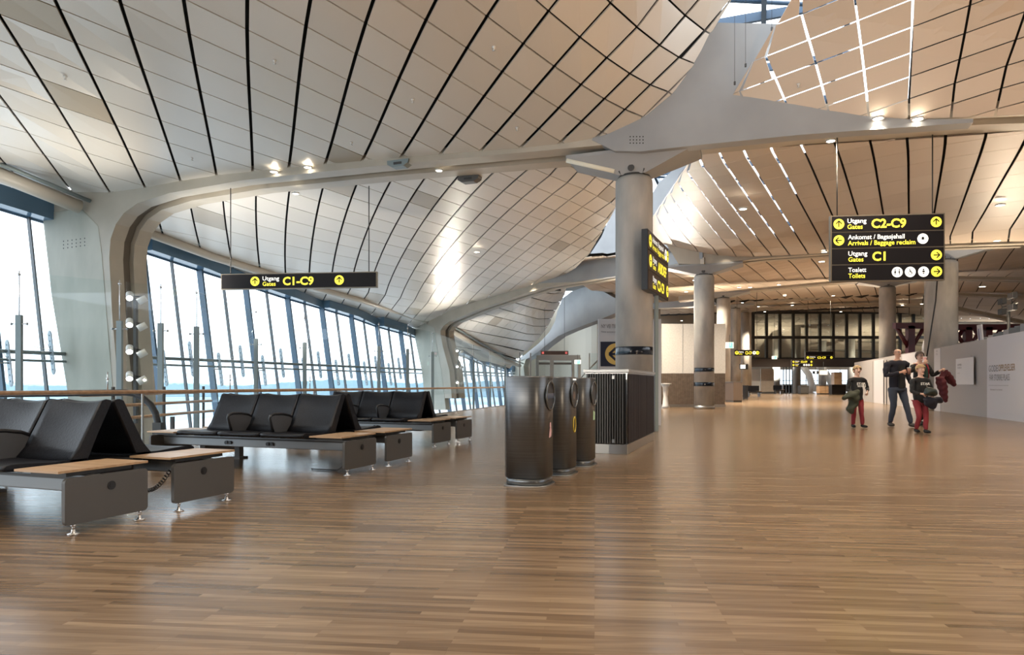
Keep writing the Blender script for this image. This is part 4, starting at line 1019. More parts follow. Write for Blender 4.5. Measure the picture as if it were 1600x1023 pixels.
r_ = root('hanging_notice', A1.lerp(B1_, .5)); mb = MB(); mb.box(A1.lerp(B1_, .5)+UP*.12, (1.8, .08, .25)); out('sign_panel', mb, db, r_, True)
mb = MB(); mb.box(A1+Vector((.14, -.05, .12)), (.14, .02, .14)); mb.box(B1_+Vector((-.14, -.05, .12)), (.14, .02, .14)); out('symbol', mb, rd, r_, True)
for x in (.25, 1.55): mb = MB(); mb.cyl(A1+Vector((x, 0, .2)), A1+Vector((x, 0, 4.2)), .012, 6); out('suspension_rod', mb, 'dark', r_, True)
tag(r_, 'small dark hanging notice with a red mark at each end over the glass doors', 'sign')
def exit_sign(u0, u1, v0, v1, Y, lab, post=False):
    a, b_ = W(u0, v0, Y), W(u1, v1, Y); c = (a+b_)/2; w, h = abs(b_.x-a.x), abs(a.z-b_.z); r_ = root('exit_sign', c)
    mb = MB(); mb.box((0, 0, 0), (w, .08, h)); out('light_box', mb, 'signwhite', r_)
    mb = MB(); mb.box((w*.12, -.045, 0), (w*.45, .01, h*.86)); out('running_figure_panel', mb, 'greensign', r_)
    mb = MB(); mb.box((w*.05, -.055, h*.1), (w*.05, .01, h*.4)); mb.disc((w*.06, -.056, h*.34), (0, -1, 0), h*.07, 8); out('figure', mb, 'signwhite', r_)
    mb = MB(); mb.cyl((0, 0, h/2), (0, 0, h/2+(4.0 if not post else .3)), .012, 6); out('suspension_rod', mb, 'dark', r_)
    tag(r_, lab, 'exit sign')
exit_sign(897.5, 907.5, 562, 568.5, 37.5, 'green and white exit sign at the right post of the distant glass doors', True)
exit_sign(1134, 1146, 534.5, 544, 28.3, 'green and white exit sign on the corner of the white kiosk', True)
exit_sign(1206, 1214, 556, 561, 64, 'tiny distant green exit sign below the glazed end wall')

# ================================================================ GATE-ROOM BENCHES (two rows back to back)
def rounded(x0, x1, y0, y1, r, n=5):
    P = []
    for cx, cy, t0 in ((x1-r, y1-r, 0), (x0+r, y1-r, PI/2), (x0+r, y0+r, PI), (x1-r, y0+r, 1.5*PI)):
        for k in range(n+1): t = t0+k*PI/2/n; P.append((cx+r*math.cos(t), cy+r*math.sin(t)))
    return P
X_, Y_ = Vector((1, 0, 0)), Vector((0, 1, 0))
def loftx(mb, prof, x0, x1, n, dy, dz, r):
    """profile [(y,z)] carried along x with offsets dy(s,k), dz(s,k); s in -1..1; ends drawn in by r"""
    rings = []
    for k in range(n+1):
        s = -1+2*k/n; x = (x0+x1)/2+(x1-x0)/2*s; e = max(0, abs(s)-.90)/.10; sh = 1-.22*e*e
        cy = sum(p[0] for p in prof)/len(prof); cz = sum(p[1] for p in prof)/len(prof)
        rings.append([mb.b.verts.new((x, cy+(y-cy)*(sh if r else 1)+dy(s, q), cz+(z-cz)*(1-.03*e if r else 1)+dz(s, q))) for q, (y, z) in enumerate(prof)])
    m = len(prof)
    for k in range(n):
        for q in range(m):
            f = mb.b.faces.new([rings[k][q], rings[k+1][q], rings[k+1][(q+1) % m], rings[k][(q+1) % m]]); f.smooth = True
    mb.b.faces.new(rings[0]); mb.b.faces.new(list(reversed(rings[-1])))
NS, SW, TW = 3, .61, .49
def make_bench():
    r_ = root('bench_seating', (0, 0, 0)); L = TW*2+NS*SW
    for sd in (-1, 1):
        def yy(y): return y*-sd
        for xe, sgn in ((-.015, 1), (-L+.015, -1)):
            mb = MB(); mb.prism(rounded(-.76, -.12, .065, .375, .03), Vector((0, -sd, 0)), UP, Vector((.03, 0, 0)), (xe-.015, 0, 0)); pn = out('end_panel', mb, 'bench_grey', r_)
            mb = MB(); mb.cyl((xe+.016*sgn, yy(-.42), .29), (xe+.020*sgn, yy(-.42), .29), .031, 20); mb.cyl((xe+.018*sgn, yy(-.42), .29), (xe+.023*sgn, yy(-.42), .29), .019, 16); out('grommet', mb, 'black', pn)
            for yf in (-.69, -.18):
                mb = MB(); mb.cyl((xe, yy(yf), .01), (xe, yy(yf), .08), .009, 10); mb.lathe([(.038, 0), (.038, .006), (.015, .012), (.012, .03), (.009, .035)], (xe, yy(yf), 0), 20); mb.cyl((xe, yy(yf), .05), (xe, yy(yf), .065), .016, 12); out('foot', mb, 'chrome', pn)
        for x0 in (-TW+.05, -L+.0):
            mb = MB(); mb.prism(rounded(x0, x0+TW-.07, yy(-.80) if sd < 0 else yy(-.12), yy(-.12) if sd < 0 else yy(-.80), .015) if False else [(x0, yy(-.79)), (x0+TW-.07, yy(-.79)), (x0+TW-.07, yy(-.10)), (x0, yy(-.10))], X_, Y_, UP*.016, (0, 0, .412)); out('table_top', mb, 'wood', r_)
            mb = MB(); mb.box((x0+.2, yy(-.45), .395), (.34, .50, .03)); out('table_bracket', mb, 'dark', r_)
        mb = MB(); mb.box((-L/2, yy(-.52), .315), (L-.05, .09, .125), bev=.008); bm_ = out('beam', mb, 'bench_light', r_)
        mb = MB(); mb.box((-L/2, yy(-.572), .35), (L-.06, .012, .018)); out('beam_groove', mb, 'dark', bm_)
        for xs in (-TW-SW, -TW-2*SW):
            mb = MB()
            for dx in (-.03, .03): mb.cyl((xs+dx-.05, yy(-.575), .30), (xs+dx-.05, yy(-.584), .30), .022, 12)
            out('socket', mb, 'black', bm_)
        for k in range(NS):
            xa = -TW-(k+1)*SW+.008; xb = -TW-k*SW-.008
            pr = [(yy(-.80), .445), (yy(-.815), .43), (yy(-.80), .405), (yy(-.55), .385), (yy(-.25), .385), (yy(-.20), .41), (yy(-.22), .44), (yy(-.45), .435), (yy(-.65), .448), (yy(-.75), .453)]
            mb = MB(); loftx(mb, pr, xa, xb, 10, lambda s, q: 0, lambda s, q: -.012*(1-s*s) if q in (0, 6, 7, 8, 9) else -.004*(1-s*s), False); out('seat', mb, 'leather', r_)
            pr = [(yy(-.355), .43), (yy(-.30), .415), (yy(-.215), .43), (yy(-.13), .62), (yy(-.015), .855), (yy(-.02), .875), (yy(-.06), .883), (yy(-.095), .868), (yy(-.18), .70), (yy(-.275), .52)]
            mb = MB(); loftx(mb, pr, xa, xb, 12, lambda s, q: yy(-.03)*(s*s-1) if q >= 6 or q == 0 else 0, lambda s, q: -.02*(1-s*s) if 4 <= q <= 7 else 0, False); out('backrest', mb, 'leather', r_)
            mb = MB(); mb.box(((xa+xb)/2-.15, yy(-.52), .39), (.04, .2, .03)); mb.box(((xa+xb)/2+.15, yy(-.52), .39), (.04, .2, .03)); out('seat_bracket', mb, 'dark', r_)
        for k in range(1, NS):
            x = -TW-k*SW; pts = [(x, yy(-.57), .42), (x, yy(-.60), .50), (x, yy(-.635), .60), (x, yy(-.62), .635), (x, yy(-.56), .65), (x, yy(-.42), .645), (x, yy(-.30), .625), (x, yy(-.24), .60)]
            mb = MB(); mb.prism([(yy(q[1])*-sd*-1 if False else q[1], q[2]) for q in pts]+[(yy(-.30), .47), (yy(-.34), .42)], Y_, UP, X_*.022, (x-.011, 0, 0)); ar = out('armrest', mb, 'arm_grey', r_)
            mb = MB(); mb.tube(pts, .017, 8); out('arm_pad', mb, 'black', ar)
    mb = MB(); mb.box((-L/2, 0, .31), (NS*SW-.03, .40, .20), bev=.02); out('back_shell', mb, 'black', r_)
    for x in (-L*.85,):
        mb = MB(); mb.box((x, 0, .30), (.10, 1.0, .08)); mb.box((x, -.30, .15), (.08, .08, .26)); mb.box((x, .30, .15), (.08, .08, .26)); mb.box((x, -.30, .012), (.16, .16, .024)); mb.box((x, .30, .012), (.16, .16, .024)); out('centre_support', mb, 'bench_grey', r_)
    return r_
bench = make_bench()
for k, (n0, e0_, lab) in enumerate(((-4.265, 3.90, 'nearest back-to-back black leather bench with oak end tables, cut by the left frame edge'),
        (-4.19, 6.98, 'middle back-to-back black leather bench with two grey-framed armrests, behind the nearest bench'), (-4.78, 10.28, 'farthest of the three back-to-back black leather benches, near the oak handrail'))):
    b_ = bench if k == 0 else copy_tree(bench)
    p = N_*n0+M_*e0_; b_.location = (p.x, p.y, 0); b_.rotation_euler = (0, 0, -.349)
    tag(b_, lab, 'bench', 'back-to-back waiting benches')
def coil(name, P, Q, n, r, lab):
    mb = MB(); pts = []
    for k in range(n*8+1):
        t = k/(n*8); c = P.lerp(Q, t)+UP*(-.05*math.sin(PI*t)); d = (Q-P).normalized(); x = d.cross(UP).normalized(); y = x.cross(d); pts.append(c+x*r*math.cos(k*PI/4)+y*r*math.sin(k*PI/4))
    mb.tube(pts, .004, 5); tag(out(name, mb, 'black'), lab, 'cable')
def pb_(n0, e0_, x, y, z): p = N_*(n0+x)+M_*(e0_+y); return Vector((p.x, p.y, z))
coil('spiral_cable', pb_(-4.22, 3.9, -.10, -.10, .20), pb_(-4.22, 3.9, -.12, .16, .33), 14, .014, 'black spiral cable hanging between the end panels of the nearest bench')
mb = MB(); pts = [pb_(-4.19, 6.98, -.05, -.52, .30), pb_(-4.19, 6.98, -.14, -.45, .14), pb_(-4.19, 6.98, -.30, -.42, .03)]+[pb_(-4.19, 6.98, -.34-.012*k, -.42+.012*(k % 2), .006+.010*(k % 2)) for k in range(30)]
mb.tube(pts, .006, 5); tag(out('floor_cable', mb, 'black'), 'black ribbed cable lying on the floor under the middle bench', 'cable')

# ================================================================ WASTE BINS
def sup(r0, r1, n=44, p=3.2):
    return [(r0*math.copysign(abs(math.cos(t))**(2/p), math.cos(t)), r1*math.copysign(abs(math.sin(t))**(2/p), math.sin(t))) for t in [2*PI*k/n for k in range(n)]]
stk = {0: ('sticker_pink', (.75, .45, .45)), 1: ('sticker_yellow', (.75, .55, .08)), 2: ('sticker_green', (.45, .65, .40))}
Pn = Vector((.176, 6.75, 0))
for k, lab in enumerate(('nearest of three brushed steel recycling bins, with a pink and white sticker', 'middle one of three brushed steel recycling bins, with a yellow ring sticker', 'farthest of three brushed steel recycling bins, with a small green sticker')):
    c = Pn+Vector((.367, .93, 0))*(.855*k); r_ = root('recycling_bin', c, -.349)
    def stack(levels, name, m, par=r_, smooth=True):
        mb = MB(); rings = [[mb.b.verts.new((x*s, y*s, z)) for x, y in sup(.215, .245)] for s, z in levels]
        for a_, b_ in zip(rings, rings[1:]):
            for q in range(len(a_)): f = mb.b.faces.new([a_[q], a_[(q+1) % len(a_)], b_[(q+1) % len(a_)], b_[q]]); f.smooth = smooth
        mb.b.faces.new(list(reversed(rings[0]))); mb.b.faces.new(rings[-1]); return out(name, mb, m, par)
    bd = stack([(1, .085), (1, 1.070), (.985, 1.078), (.93, 1.080)], 'body', 'binsteel')
    stack([(.965, .012), (.965, .085)], 'plinth', 'binbase'); stack([(1.08, 0), (1.08, .012)], 'base_plate', 'steel')
    mb = MB(); mb.box((-.19, -.186, .58), (.004, .004, .98)); mb.box((.13, .241, .58), (.004, .004, .98)); out('seam', mb, 'dark', bd)
    mb = MB(); pts = [(.219, .0+.135*math.cos(t), .885+.14*math.sin(t)) for t in [2*PI*q/32 for q in range(33)]]; mb.tube(pts, .011, 8, cap=False); rg = out('opening_rim', mb, 'binbase', r_)
    mb = MB(); mb.cyl((.150, 0, .885), (.2175, 0, .885), .130, 32); out('opening', mb, 'black', r_)
    mb = MB()
    if k == 0: mb.box((.218, 0, .885), (.004, .24, .05)); out('flap', mb, mat('flap_blue', (.03, .05, .10), .3), r_)
    if k == 1: mb.b.free(); mb = MB(); mb.cyl((.216, -.01, .875), (.2185, -.01, .875), .045, 16); out('flap', mb, mat('flap_brown', (.12, .06, .03), .3), r_)
    nm, col = stk[k]; mb = MB()
    if k == 1: mb.tube([(.2185, .05*math.cos(t), .55+.085*math.sin(t)) for t in [2*PI*q/24 for q in range(25)]], .007, 6, cap=False)
    elif k == 0: mb.face([(.2185, -.045, .47), (.2185, .03, .48), (.2185, .04, .54), (.2185, .01, .60), (.2185, -.03, .55)]); mb.face([(.2187, -.03, .58), (.2187, .03, .57), (.2187, .02, .62), (.2187, -.02, .62)])
    else: mb.face([(.2185, -.05, .56), (.2185, .04, .56), (.2185, .05, .66), (.2185, -.04, .68)])
    out('sticker', mb, mat(nm, col, .5), r_)
    mb = MB(); mb.box((.219, 0, 1.052), (.004, .13, .016)); out('name_plate', mb, 'signwhite' if k == 1 else 'dark', r_)
    tag(r_, lab, 'bin', 'row of three recycling bins')

# ================================================================ SLATTED SERVICE CABINET AT THE COLUMN
c0 = Vector((1.64, 9.55, 0)); r_ = root('service_cabinet', c0, -.349); LX, LY = .62, 2.6
mb = MB(); mb.box((-LX/2, LY/2, .66), (LX-.04, LY-.04, 1.02)); out('carcass', mb, 'black', r_)
mb = MB(); mb.box((-LX/2, LY/2, .07), (LX, LY, .14), bev=.004); out('steel_base', mb, 'steel', r_)
mb = MB(); mb.box((-LX/2, LY/2, 1.19), (LX+.05, LY+.04, .045), bev=.006); mb.box((-LX/2, LY/2, 1.160), (LX+.0, LY, .02)); out('steel_top', mb, 'steel', r_)
mb = MB()
for k in range(15): mb.box((-LX+.05+k*.036, -.004, .65), (.014, .03, 1.0))
out('slat_front', mb, 'bench_grey', r_)
mb = MB()
for z in (.19, 1.10): mb.box((-.20, -.024, z), (.035, .008, .05)); 
out('vent_catch', mb, 'steel', r_)
mb = MB(); mb.box((-.008, .0, .65), (.02, .03, 1.02)); out('corner_post', mb, 'chrome', r_)
for k in range(3):
    mb = MB(); w = (LY-.04)/3; mb.box((.004, .02+w*(k+.5), .65), (.012, w-.012, 1.0))
    sp = out('side_panel', mb, 'boxside', r_); mb = MB()
    for q in range(12): mb.box((.0115, .02+w*k+w*(q+.5)/12, .65), (.004, .006, .98))
    out('side_rib', mb, 'black', sp)
tag(r_, 'black slatted service cabinet with steel top and base at the foot of the thick column', 'cabinet')
# banner totem behind the column
r_ = root('information_totem', (2.5, 16.4, 0)); A0, B0 = W(935, 600, 16.3), W(1033, 600, 16.3); w = B0.x-A0.x
mb = MB(); mb.box(((A0.x+B0.x)/2, 16.35, 1.29), (w, .10, 2.58)); out('panel', mb, mat('totem_grey', (.50, .50, .52), .5), r_, True)
mb = MB(); mb.box((A0.x+.03+.42, 16.295, 1.73), (.80, .012, .60)); sq = out('arrow_panel', mb, mat('navy', (.012, .016, .035), .4), r_, True)
nn = Vector((0, -1, 0)); mb = MB(); mb.mi = 1; mb.disc((A0.x+.42, 16.284, 1.73), nn, .26, 32, X_); arrow(mb, (A0.x+.42, 16.284, 1.73), X_, UP, .26, PI, 0, nn); out('arrow', mb, [mat('navy2', (.012, .016, .035), .4), mat('gold', (.62, .42, .12), .5)], sq, True, fixn=False)
mb = MB(); text_mb(mb, 'NY VEI TIL A', Vector((A0.x+.07, 16.298, 2.36)), X_, UP, .13, 0, width=.44, bold=.006, nrm=nn); text_mb(mb, 'New entrance', Vector((A0.x+.07, 16.298, 2.25)), X_, UP, .06, 0, width=.36, bold=.0, nrm=nn); out('lettering', mb, 'textgrey', r_, True, fixn=False)
tag(r_, 'tall grey information totem with a gold arrow pointing left, half hidden by the column', 'totem')

# ================================================================ HOARDING AND WHAT STANDS BEHIND IT
HP = Vector((13.45, 17.65, 0)); hd = Vector((.33, 1, 0)).normalized(); hn = Vector((-hd.y, hd.x, 0))      # hn faces the hall
def hs(u): return VY(u, HP, hd)[0]
mb = MB(); s0, s1 = -9.5, hs(1335); mb.box(HP+hd*(s0+s1)/2-hn*.06+UP*1.18, (s1-s0, .12, 2.36), (hd, hn, UP)); hw_ = st(out('wall_hoarding', mb, 'hoard_grey'))
panels_ = {}
for k, (ua, ub, z1) in enumerate(((1343, 1364, 2.26), (1366, 1381, 2.28), (1410, 1470, 2.33), (1543, 1700, 2.39))):
    s_a, s_b = hs(ub) if ub < 1650 else -9.4, hs(ua); mb = MB(); mb.box(HP+hd*(s_a+s_b)/2+hn*.008+UP*(z1/2), (s_b-s_a, .012, z1), (hd, hn, UP)); 
    panels_[k] = out('hoarding_panel', mb, 'hoard_white' if k else 'hoard_grey', hw_)
    tag(panels_[k], ['pale grey sheet at the far end of the hoarding', 'narrow white sheet near the far end of the hoarding', 'white sheet on the hoarding behind the walking adults', 'large white sheet with printed lettering at the right end of the hoarding'][k])
mb = MB()
for u in (1381.5, 1386): s_ = hs(u); mb.box(HP+hd*s_+hn*.02+UP*1.1, (.05, .03, 2.2), (hd, hn, UP))
tag(out('hoarding_post', mb, 'dark'), 'pair of dark upright strips on the hoarding left of the walking man', 'strip')
rd_ = -hd                                                      # reading direction
def htext(mb, t, u, v, size, width, bold=.0, mi=0, off=.016):
    s_ = hs(u); p = HP+hd*s_+hn*off; p.z = 1+(600-v)/1050*p.y; text_mb(mb, t, p, rd_, UP, size, mi, width=width, bold=bold, nrm=hn, depth=.002)
mb = MB(); htext(mb, 'GODE', 1546, 580.5, .26, .72, -.004); htext(mb, 'FÅR STØRRE PLASS', 1547, 594.5, .26, 1.55, -.004)
htext(mb, 'Velkommen til en ny terminal', 1548, 609.5, .07, .95); p = HP+hd*hs(1546)+hn*.017; mb.box(p+rd_*.75+UP*(1+(600-602)/1050*p.y), (1.5, .004, .008), (rd_, hn, UP)); 
htext(mb, 'OSL', 1463.5, 549.5, .08, .20); htext(mb, 'OSL', 1463.5, 554.5, .08, .18)
out('lettering', mb, 'textgrey', panels_[3], fixn=False); mb = MB(); htext(mb, 'OPPLEVELSER', 1561, 579.5, .26, 1.22, .012); out('gold_lettering', mb, 'textgold', panels_[3], fixn=False)
# poster standing off the wall
s_a, s_b = hs(1526), hs(1495); Lp = s_b-s_a; pc = HP+hd*(s_a+s_b)/2; z0 = 1+(600-599)/1050*(HP+hd*s_a).y; r_ = root('poster', (pc.x, pc.y, 1.4))
mb = MB(); prev = None
for k in range(9):
    t = k/8; p = HP+hd*(s_a+Lp*t)+hn*(.03+.05*(1-t)**3); q = [Vector((p.x, p.y, .985)), Vector((p.x, p.y, 1.86))]
    if prev: mb.face([prev[0], q[0], q[1], prev[1]]); mb.face([prev[0]-hn*.006, q[0]-hn*.006, q[1]-hn*.006, prev[1]-hn*.006])
    prev = q
out('sheet', mb, mat('poster_white', (.66, .66, .68), .5), r_, True)
mb = MB(); htext(mb, 'GODE OPPLEVELSER', 1499, 571.5, .085, .42, .02, off=.055); htext(mb, 'FÅR STØRRE PLASS', 1499, 576.0, .085, .42, .0, off=.055); htext(mb, 'Les mer', 1499, 583.5, .05, .25, off=.055); htext(mb, 'OSL', 1520, 557, .06, .12, off=.055); out('lettering', mb, 'textgrey', r_, True, fixn=False)
tag(r_, 'square white poster with small dark print curling off the grey hoarding', 'poster')
# dark red steel frame, louvred fence, banner and floodlights beyond the hoarding
def beh(u, off, z): t = VY(u, HP-hn*off, hd)[0]; p = HP-hn*off+hd*t; return Vector((p.x, p.y, z))
zf = lambda u, v, off: 1+(600-v)/1050*beh(u, off, 0).y
for (ua, ub, us, lab) in ((1397, 1446, (1422,), 'dark red steel frame with a diagonal brace behind the hoarding, left of the thick column'), (1494, 1640, (1500, 1528, 1560), 'dark red steel frame behind the hoarding, right of the thick column')):
    A0, B0 = W(ua, 509, 34.6), W(ub, 509, 34.6); A0.y = B0.y = 34.6 if ua < 1450 else 35.4; r_ = root('steel_frame', (A0.x, A0.y, 0))
    mb = MB(); mb.box((A0+B0)/2, ((B0-A0).length, .3, .30), (X_, Y_, UP)); out('top_chord', mb, 'red', r_, True)
    for u in us:
        p = W(u, 600, 34.6); p.z = 0; p.y = A0.y; d = X_; mb = MB(); mb.box(p+UP*A0.z/2, (.34, .3, A0.z), (X_, Y_, UP)); out('post', mb, 'red', r_, True)
        mb = MB(); mb.cyl(p+d*-.75+UP*(A0.z), p+d*-.1+UP*(A0.z-1.1), .10, 6); mb.cyl(p+d*.75+UP*(A0.z), p+d*.1+UP*(A0.z-1.1), .10, 6); out('brace', mb, 'red', r_, True)
    tag(r_, lab, 'steel frame')
r_ = root('louvred_fence', beh(1500, 1.4, 0)); g2 = mat('louvre_grey', (.16, .165, .16), .5)
for k in range(26):
    s_ = hs(1436)-k*.46; p = HP-hn*1.3+hd*s_; zt = 2.62+max(0, k-6)*.028
    mb = MB(); mb.box(p+UP*zt/2, (.30, .05, zt), ((hd*.8+hn*.6), (hn*.8-hd*.6), UP)); out('slat', mb, g2 if k % 3 else 'hoard_grey', r_, True)
tag(r_, 'fence of grey upright louvres showing above the white hoarding', 'fence')
p = beh(1532, 1.0, 0); r_ = root('leaning_banner', p); mb = MB(); a_ = (rd_*.96+UP*0).normalized(); up2 = (UP*.97+hd*.25).normalized(); mb.box(p+UP*2.72, (.42, .05, .78), (a_, hn, up2)); out('sheet', mb, 'hoard_white', r_, True)
mb = MB(); mb.box(p+UP*2.74-rd_*.06+hn*.03, (.06, .01, .45), (a_, hn, up2)); out('print', mb, mat('violet_print', (.13, .09, .22), .5), r_, True); tag(r_, 'tilted white banner with a violet print behind the hoarding', 'banner')
p = beh(1447, .5, 0); mb = MB(); mb.tube([p+UP*2.2, p+UP*2.6+hd*.1, p+UP*2.85], [.16, .13, .09], 8); tag(out('plastic_wrap', mb, 'hoard_white'), 'bundle of pale plastic wrap on top of the hoarding beside the thick column', 'plastic wrap')
p = beh(1576, 2.2, 0); r_ = root('floodlight_stand', p); mb = MB(); mb.cyl(p, p+UP*3.85, .05, 10); mb.cyl(p+rd_*-.6+UP*3.85, p+rd_*.9+UP*3.85, .02, 8); out('mast', mb, 'bench_grey', r_, True)
for du, zz in ((-.62, 4.05), (-.62, 3.66), (.35, 4.13), (.35, 3.71)):
    c = p+rd_*du+UP*(zz+.02); mb = MB(); mb.box(c, (.46 if du < 0 else .52, .14, .22), (rd_, hn, UP), .01); h_ = out('floodlight', mb, 'dark', r_, True)
    mb = MB(); mb.box(c+hn*.072, (.40, .005, .16), (rd_, hn, UP)); f_ = out('reflector', mb, 'black', h_)
    for v_ in f_.data.vertices: v_.co = v_.co-Vector(r_.location)
    mb = MB(); mb.tube([p+rd_*du+UP*3.85, p+rd_*du+hn*.05+UP*(zz), c], .012, 6); out('bracket', mb, 'dark', r_, True)
tag(r_, 'mast with four black floodlights in two pairs above the hoarding', 'floodlights')

# ================================================================ KIOSK AND FURNITURE FURTHER DOWN THE HALL
KY = 29.3; x0, x1 = (1036-800)/1050*KY if False else (1000-800)/1050*KY, (1133.5-800)/1050*KY; r_ = root('kiosk', ((x0+x1)/2, KY, 0))
glossy = noisy(mat('kiosk_white', (.75, .7, .62), .12, 0, .6), 22, (.70, .66, .60), (.82, .78, .72), 5, (1, 1, .6), 0, .5)
mb = MB(); mb.box(((x0+x1)/2, KY+2.6, 2.55), (x1-x0, 5.2, 2.16)); out('upper_wall', mb, glossy, r_, True)
mb = MB()
for k in range(1, 6): xx = x1-k*.93; mb.box((xx, KY-.004, 2.55), (.012, .012, 2.14))
out('panel_joint', mb, 'bench_light', r_, True)
tile = noisy(mat('brown_tile', (.15, .11, .08), .4), 7, (.12, .09, .065), (.19, .145, .11), 2)
mb = MB(); mb.box(((x0+x1)/2, KY+2.6, .80), (x1-x0-.02, 5.18, 1.36)); lw = out('lower_wall', mb, tile, r_, True)
mb = MB()
for k in range(46): mb.box((x0+.06+k*(x1-x0)/46, KY+.008, .8), (.018, .012, 1.34))
out('tile_joint', mb, 'brownwall', r_, True)
mb = MB(); mb.box(((x0+x1)/2, KY+2.6, .06), (x1-x0+.02, 5.22, .12)); out('plinth', mb, 'steel', r_, True)
mb = MB(); mb.box((x1+.02, KY+2.6, 2.3), (.03, 3.4, 1.2)); out('side_window', mb, mat('dark_glass', (.05, .07, .08), .08), r_, True)
tag(r_, 'white glossy kiosk with a brown tiled base behind the second round column', 'kiosk')
Yt = 28.0; c = Vector(((1040-800)/1050*Yt, Yt, 0)); r_ = root('standing_table', c)
mb = MB(); mb.lathe([(.20, 0), (.13, .12), (.09, .5), (.12, .85), (.20, 1.0)], (0, 0, 0), 24); out('pedestal', mb, 'white', r_); mb = MB(); mb.lathe([(.01, 1.0), (.24, 1.0), (.24, 1.03), (.01, 1.035)], (0, 0, 0), 28); out('table_top', mb, 'white', r_)
tag(r_, 'tall white standing table with a flared foot in front of the kiosk', 'table')
def cab(name, u0, u1, v0, v1, m, lab, cat, depth=.6, extra=None, grp=None, base=True):
    Y = 1050/(v1-600) if base else extra_Y; x0, x1 = (u0-800)/1050*Y, (u1-800)/1050*Y; h = 1+(600-v0)/1050*Y
    r_ = root(name, ((x0+x1)/2, Y+depth/2, 0)); w = x1-x0
    mb = MB(); mb.box((0, 0, .05), (w*.94, depth*.94, .10)); out('plinth', mb, 'dark', r_)
    mb = MB(); mb.box((0, 0, .10+(h-.10)/2), (w, depth, h-.10), bev=.01); b_ = out('body', mb, m, r_)
    n = max(1, round(w/.7)); mb = MB()
    for k in range(1, n): mb.box((-w/2+k*w/n, -depth/2-.003, h/2+.05), (.015, .008, h-.14))
    if n > 1: out('joint', mb, 'black', r_)
    mb = MB(); mb.box((0, 0, h+.012), (w+.03, depth+.03, .024)); out('top', mb, 'steel' if m != 'black' else 'dark', r_)
    tag(r_, lab, cat, grp); return r_
cab('ticket_counter', 1146, 1160, 597, 628.5, 'brownwall', 'brown counter standing against the right side of the white kiosk', 'counter', 1.5)
cab('slim_cabinet', 1164.5, 1169, 602.5, 623.8, 'black', 'slim black cabinet just right of the brown counter', 'cabinet', .5)
cab('light_column', 1146.2, 1148.6, 605, 625.8, 'signwhite', 'narrow glowing white light column at the brown counter', 'light column', .12)
for u0, u1, v0, v1, m, lab, cat in ((1188, 1209.5, 599, 614.6, 'brownwall', 'wide low brown partition at the far end of the hall, left of the glass cases', 'partition'), (1224.5, 1242.5, 601.8, 613.4, 'boxside', 'dark purple-black counter at the far end beneath the two-row sign', 'counter'),
    (1251, 1264, 603, 615.6, 'bench_grey', 'block of grey bins at the far end of the hall', 'bins'), (1280.5, 1299, 602.5, 616, 'wood', 'pale wood counter at the far end, left of the dark counter', 'counter'), (1300, 1322, 601, 616.6, 'black', 'long black counter at the far end beside the boy with the green coat', 'counter'),
    (1303.5, 1316, 581.5, 615.2, 'wood', 'tall tan wooden case with a white paper behind the black counter', 'cabinet')): cab('far_'+('counter' if cat == 'counter' else cat.replace(' ', '_')), u0, u1, v0, v1, m, lab, cat, .7)
for k, (u0, u1, lab) in enumerate(((1167.5, 1188, 'dark bench by the white screens at the far end, the left one of two'), (1210, 1223, 'dark bench at the far end beside the brown partition, the right one of two'))):
    Y = 54 if k == 0 else 70; x0, x1 = (u0-800)/1050*Y, (u1-800)/1050*Y; r_ = root('far_bench', ((x0+x1)/2, Y, 0)); w = x1-x0
    mb = MB(); mb.box((0, 0, .38), (w, .6, .08)); out('seat', mb, 'leather', r_); mb = MB(); mb.box((0, .3, .65), (w, .1, .45)); out('backrest', mb, 'leather', r_)
    for x in (-w*.4, w*.4): mb = MB(); mb.box((x, 0, .17), (.06, .5, .34)); out('leg', mb, 'bench_grey', r_)
    mb = MB(); mb.box((w*.42, 0, .42), (.3, .6, .03)); out('table_top', mb, 'wood', r_); tag(r_, lab, 'bench')
for k, (u0, u1, v0, v1, lab) in enumerate(((1168.5, 1187.5, 577, 607, 'white perforated screen standing at the far end of the hall'), (1188.5, 1209, 576, 599.5, 'beige perforated screen above the brown partition at the far end'))):
    Y = 71.6; a, b_ = W(u0, v1, Y), W(u1, v0, Y); r_ = root('perforated_screen', ((a.x+b_.x)/2, Y, 0)); w = b_.x-a.x
    mb = MB(); mb.box((0, 0, (b_.z+.0)/2), (w, .1, b_.z)); out('panel', mb, [K['white'], noisy(mat('beige_perforated', (.5, .42, .34), .5), 30, (.40, .33, .26), (.62, .54, .45), 3)][k], r_)
    mb = MB(); mb.box((0, -.06, .1), (w, .06, .2)); out('foot_rail', mb, 'steel', r_); tag(r_, lab, 'screen')
def screen(u0, u1, v0, v1, Y, m, lab, white=None):
    a, b_ = W(u0, v1, Y), W(u1, v0, Y); c = (a+b_)/2; r_ = root('display_screen', c); w, h = b_.x-a.x, b_.z-a.z
    mb = MB(); mb.box((0, 0, 0), (w, .12, h)); out('housing', mb, m, r_)
    if white: mb = MB(); mb.box((w*white[0], -.065, 0), (w*white[1], .01, h*.72)); out('picture', mb, 'signwhite', r_)
    mb = MB(); mb.cyl((0, 0, h/2), (0, 0, h/2+.8), .02, 6); out('suspension_rod', mb, 'dark', r_); tag(r_, lab, 'screen')
screen(1155.5, 1168.5, 568.5, 577, 52, 'black', 'black hanging screen with a bright white picture near the left end of the dark band', (-.12, .6))
screen(1270, 1278.5, 579.5, 584, 68, 'black', 'small black hanging screen under the dark band, left of the white one', (0, .3))
screen(1280.5, 1293, 578, 585.8, 66, 'white', 'bright white hanging screen under the dark band at the far end', (0, .9))
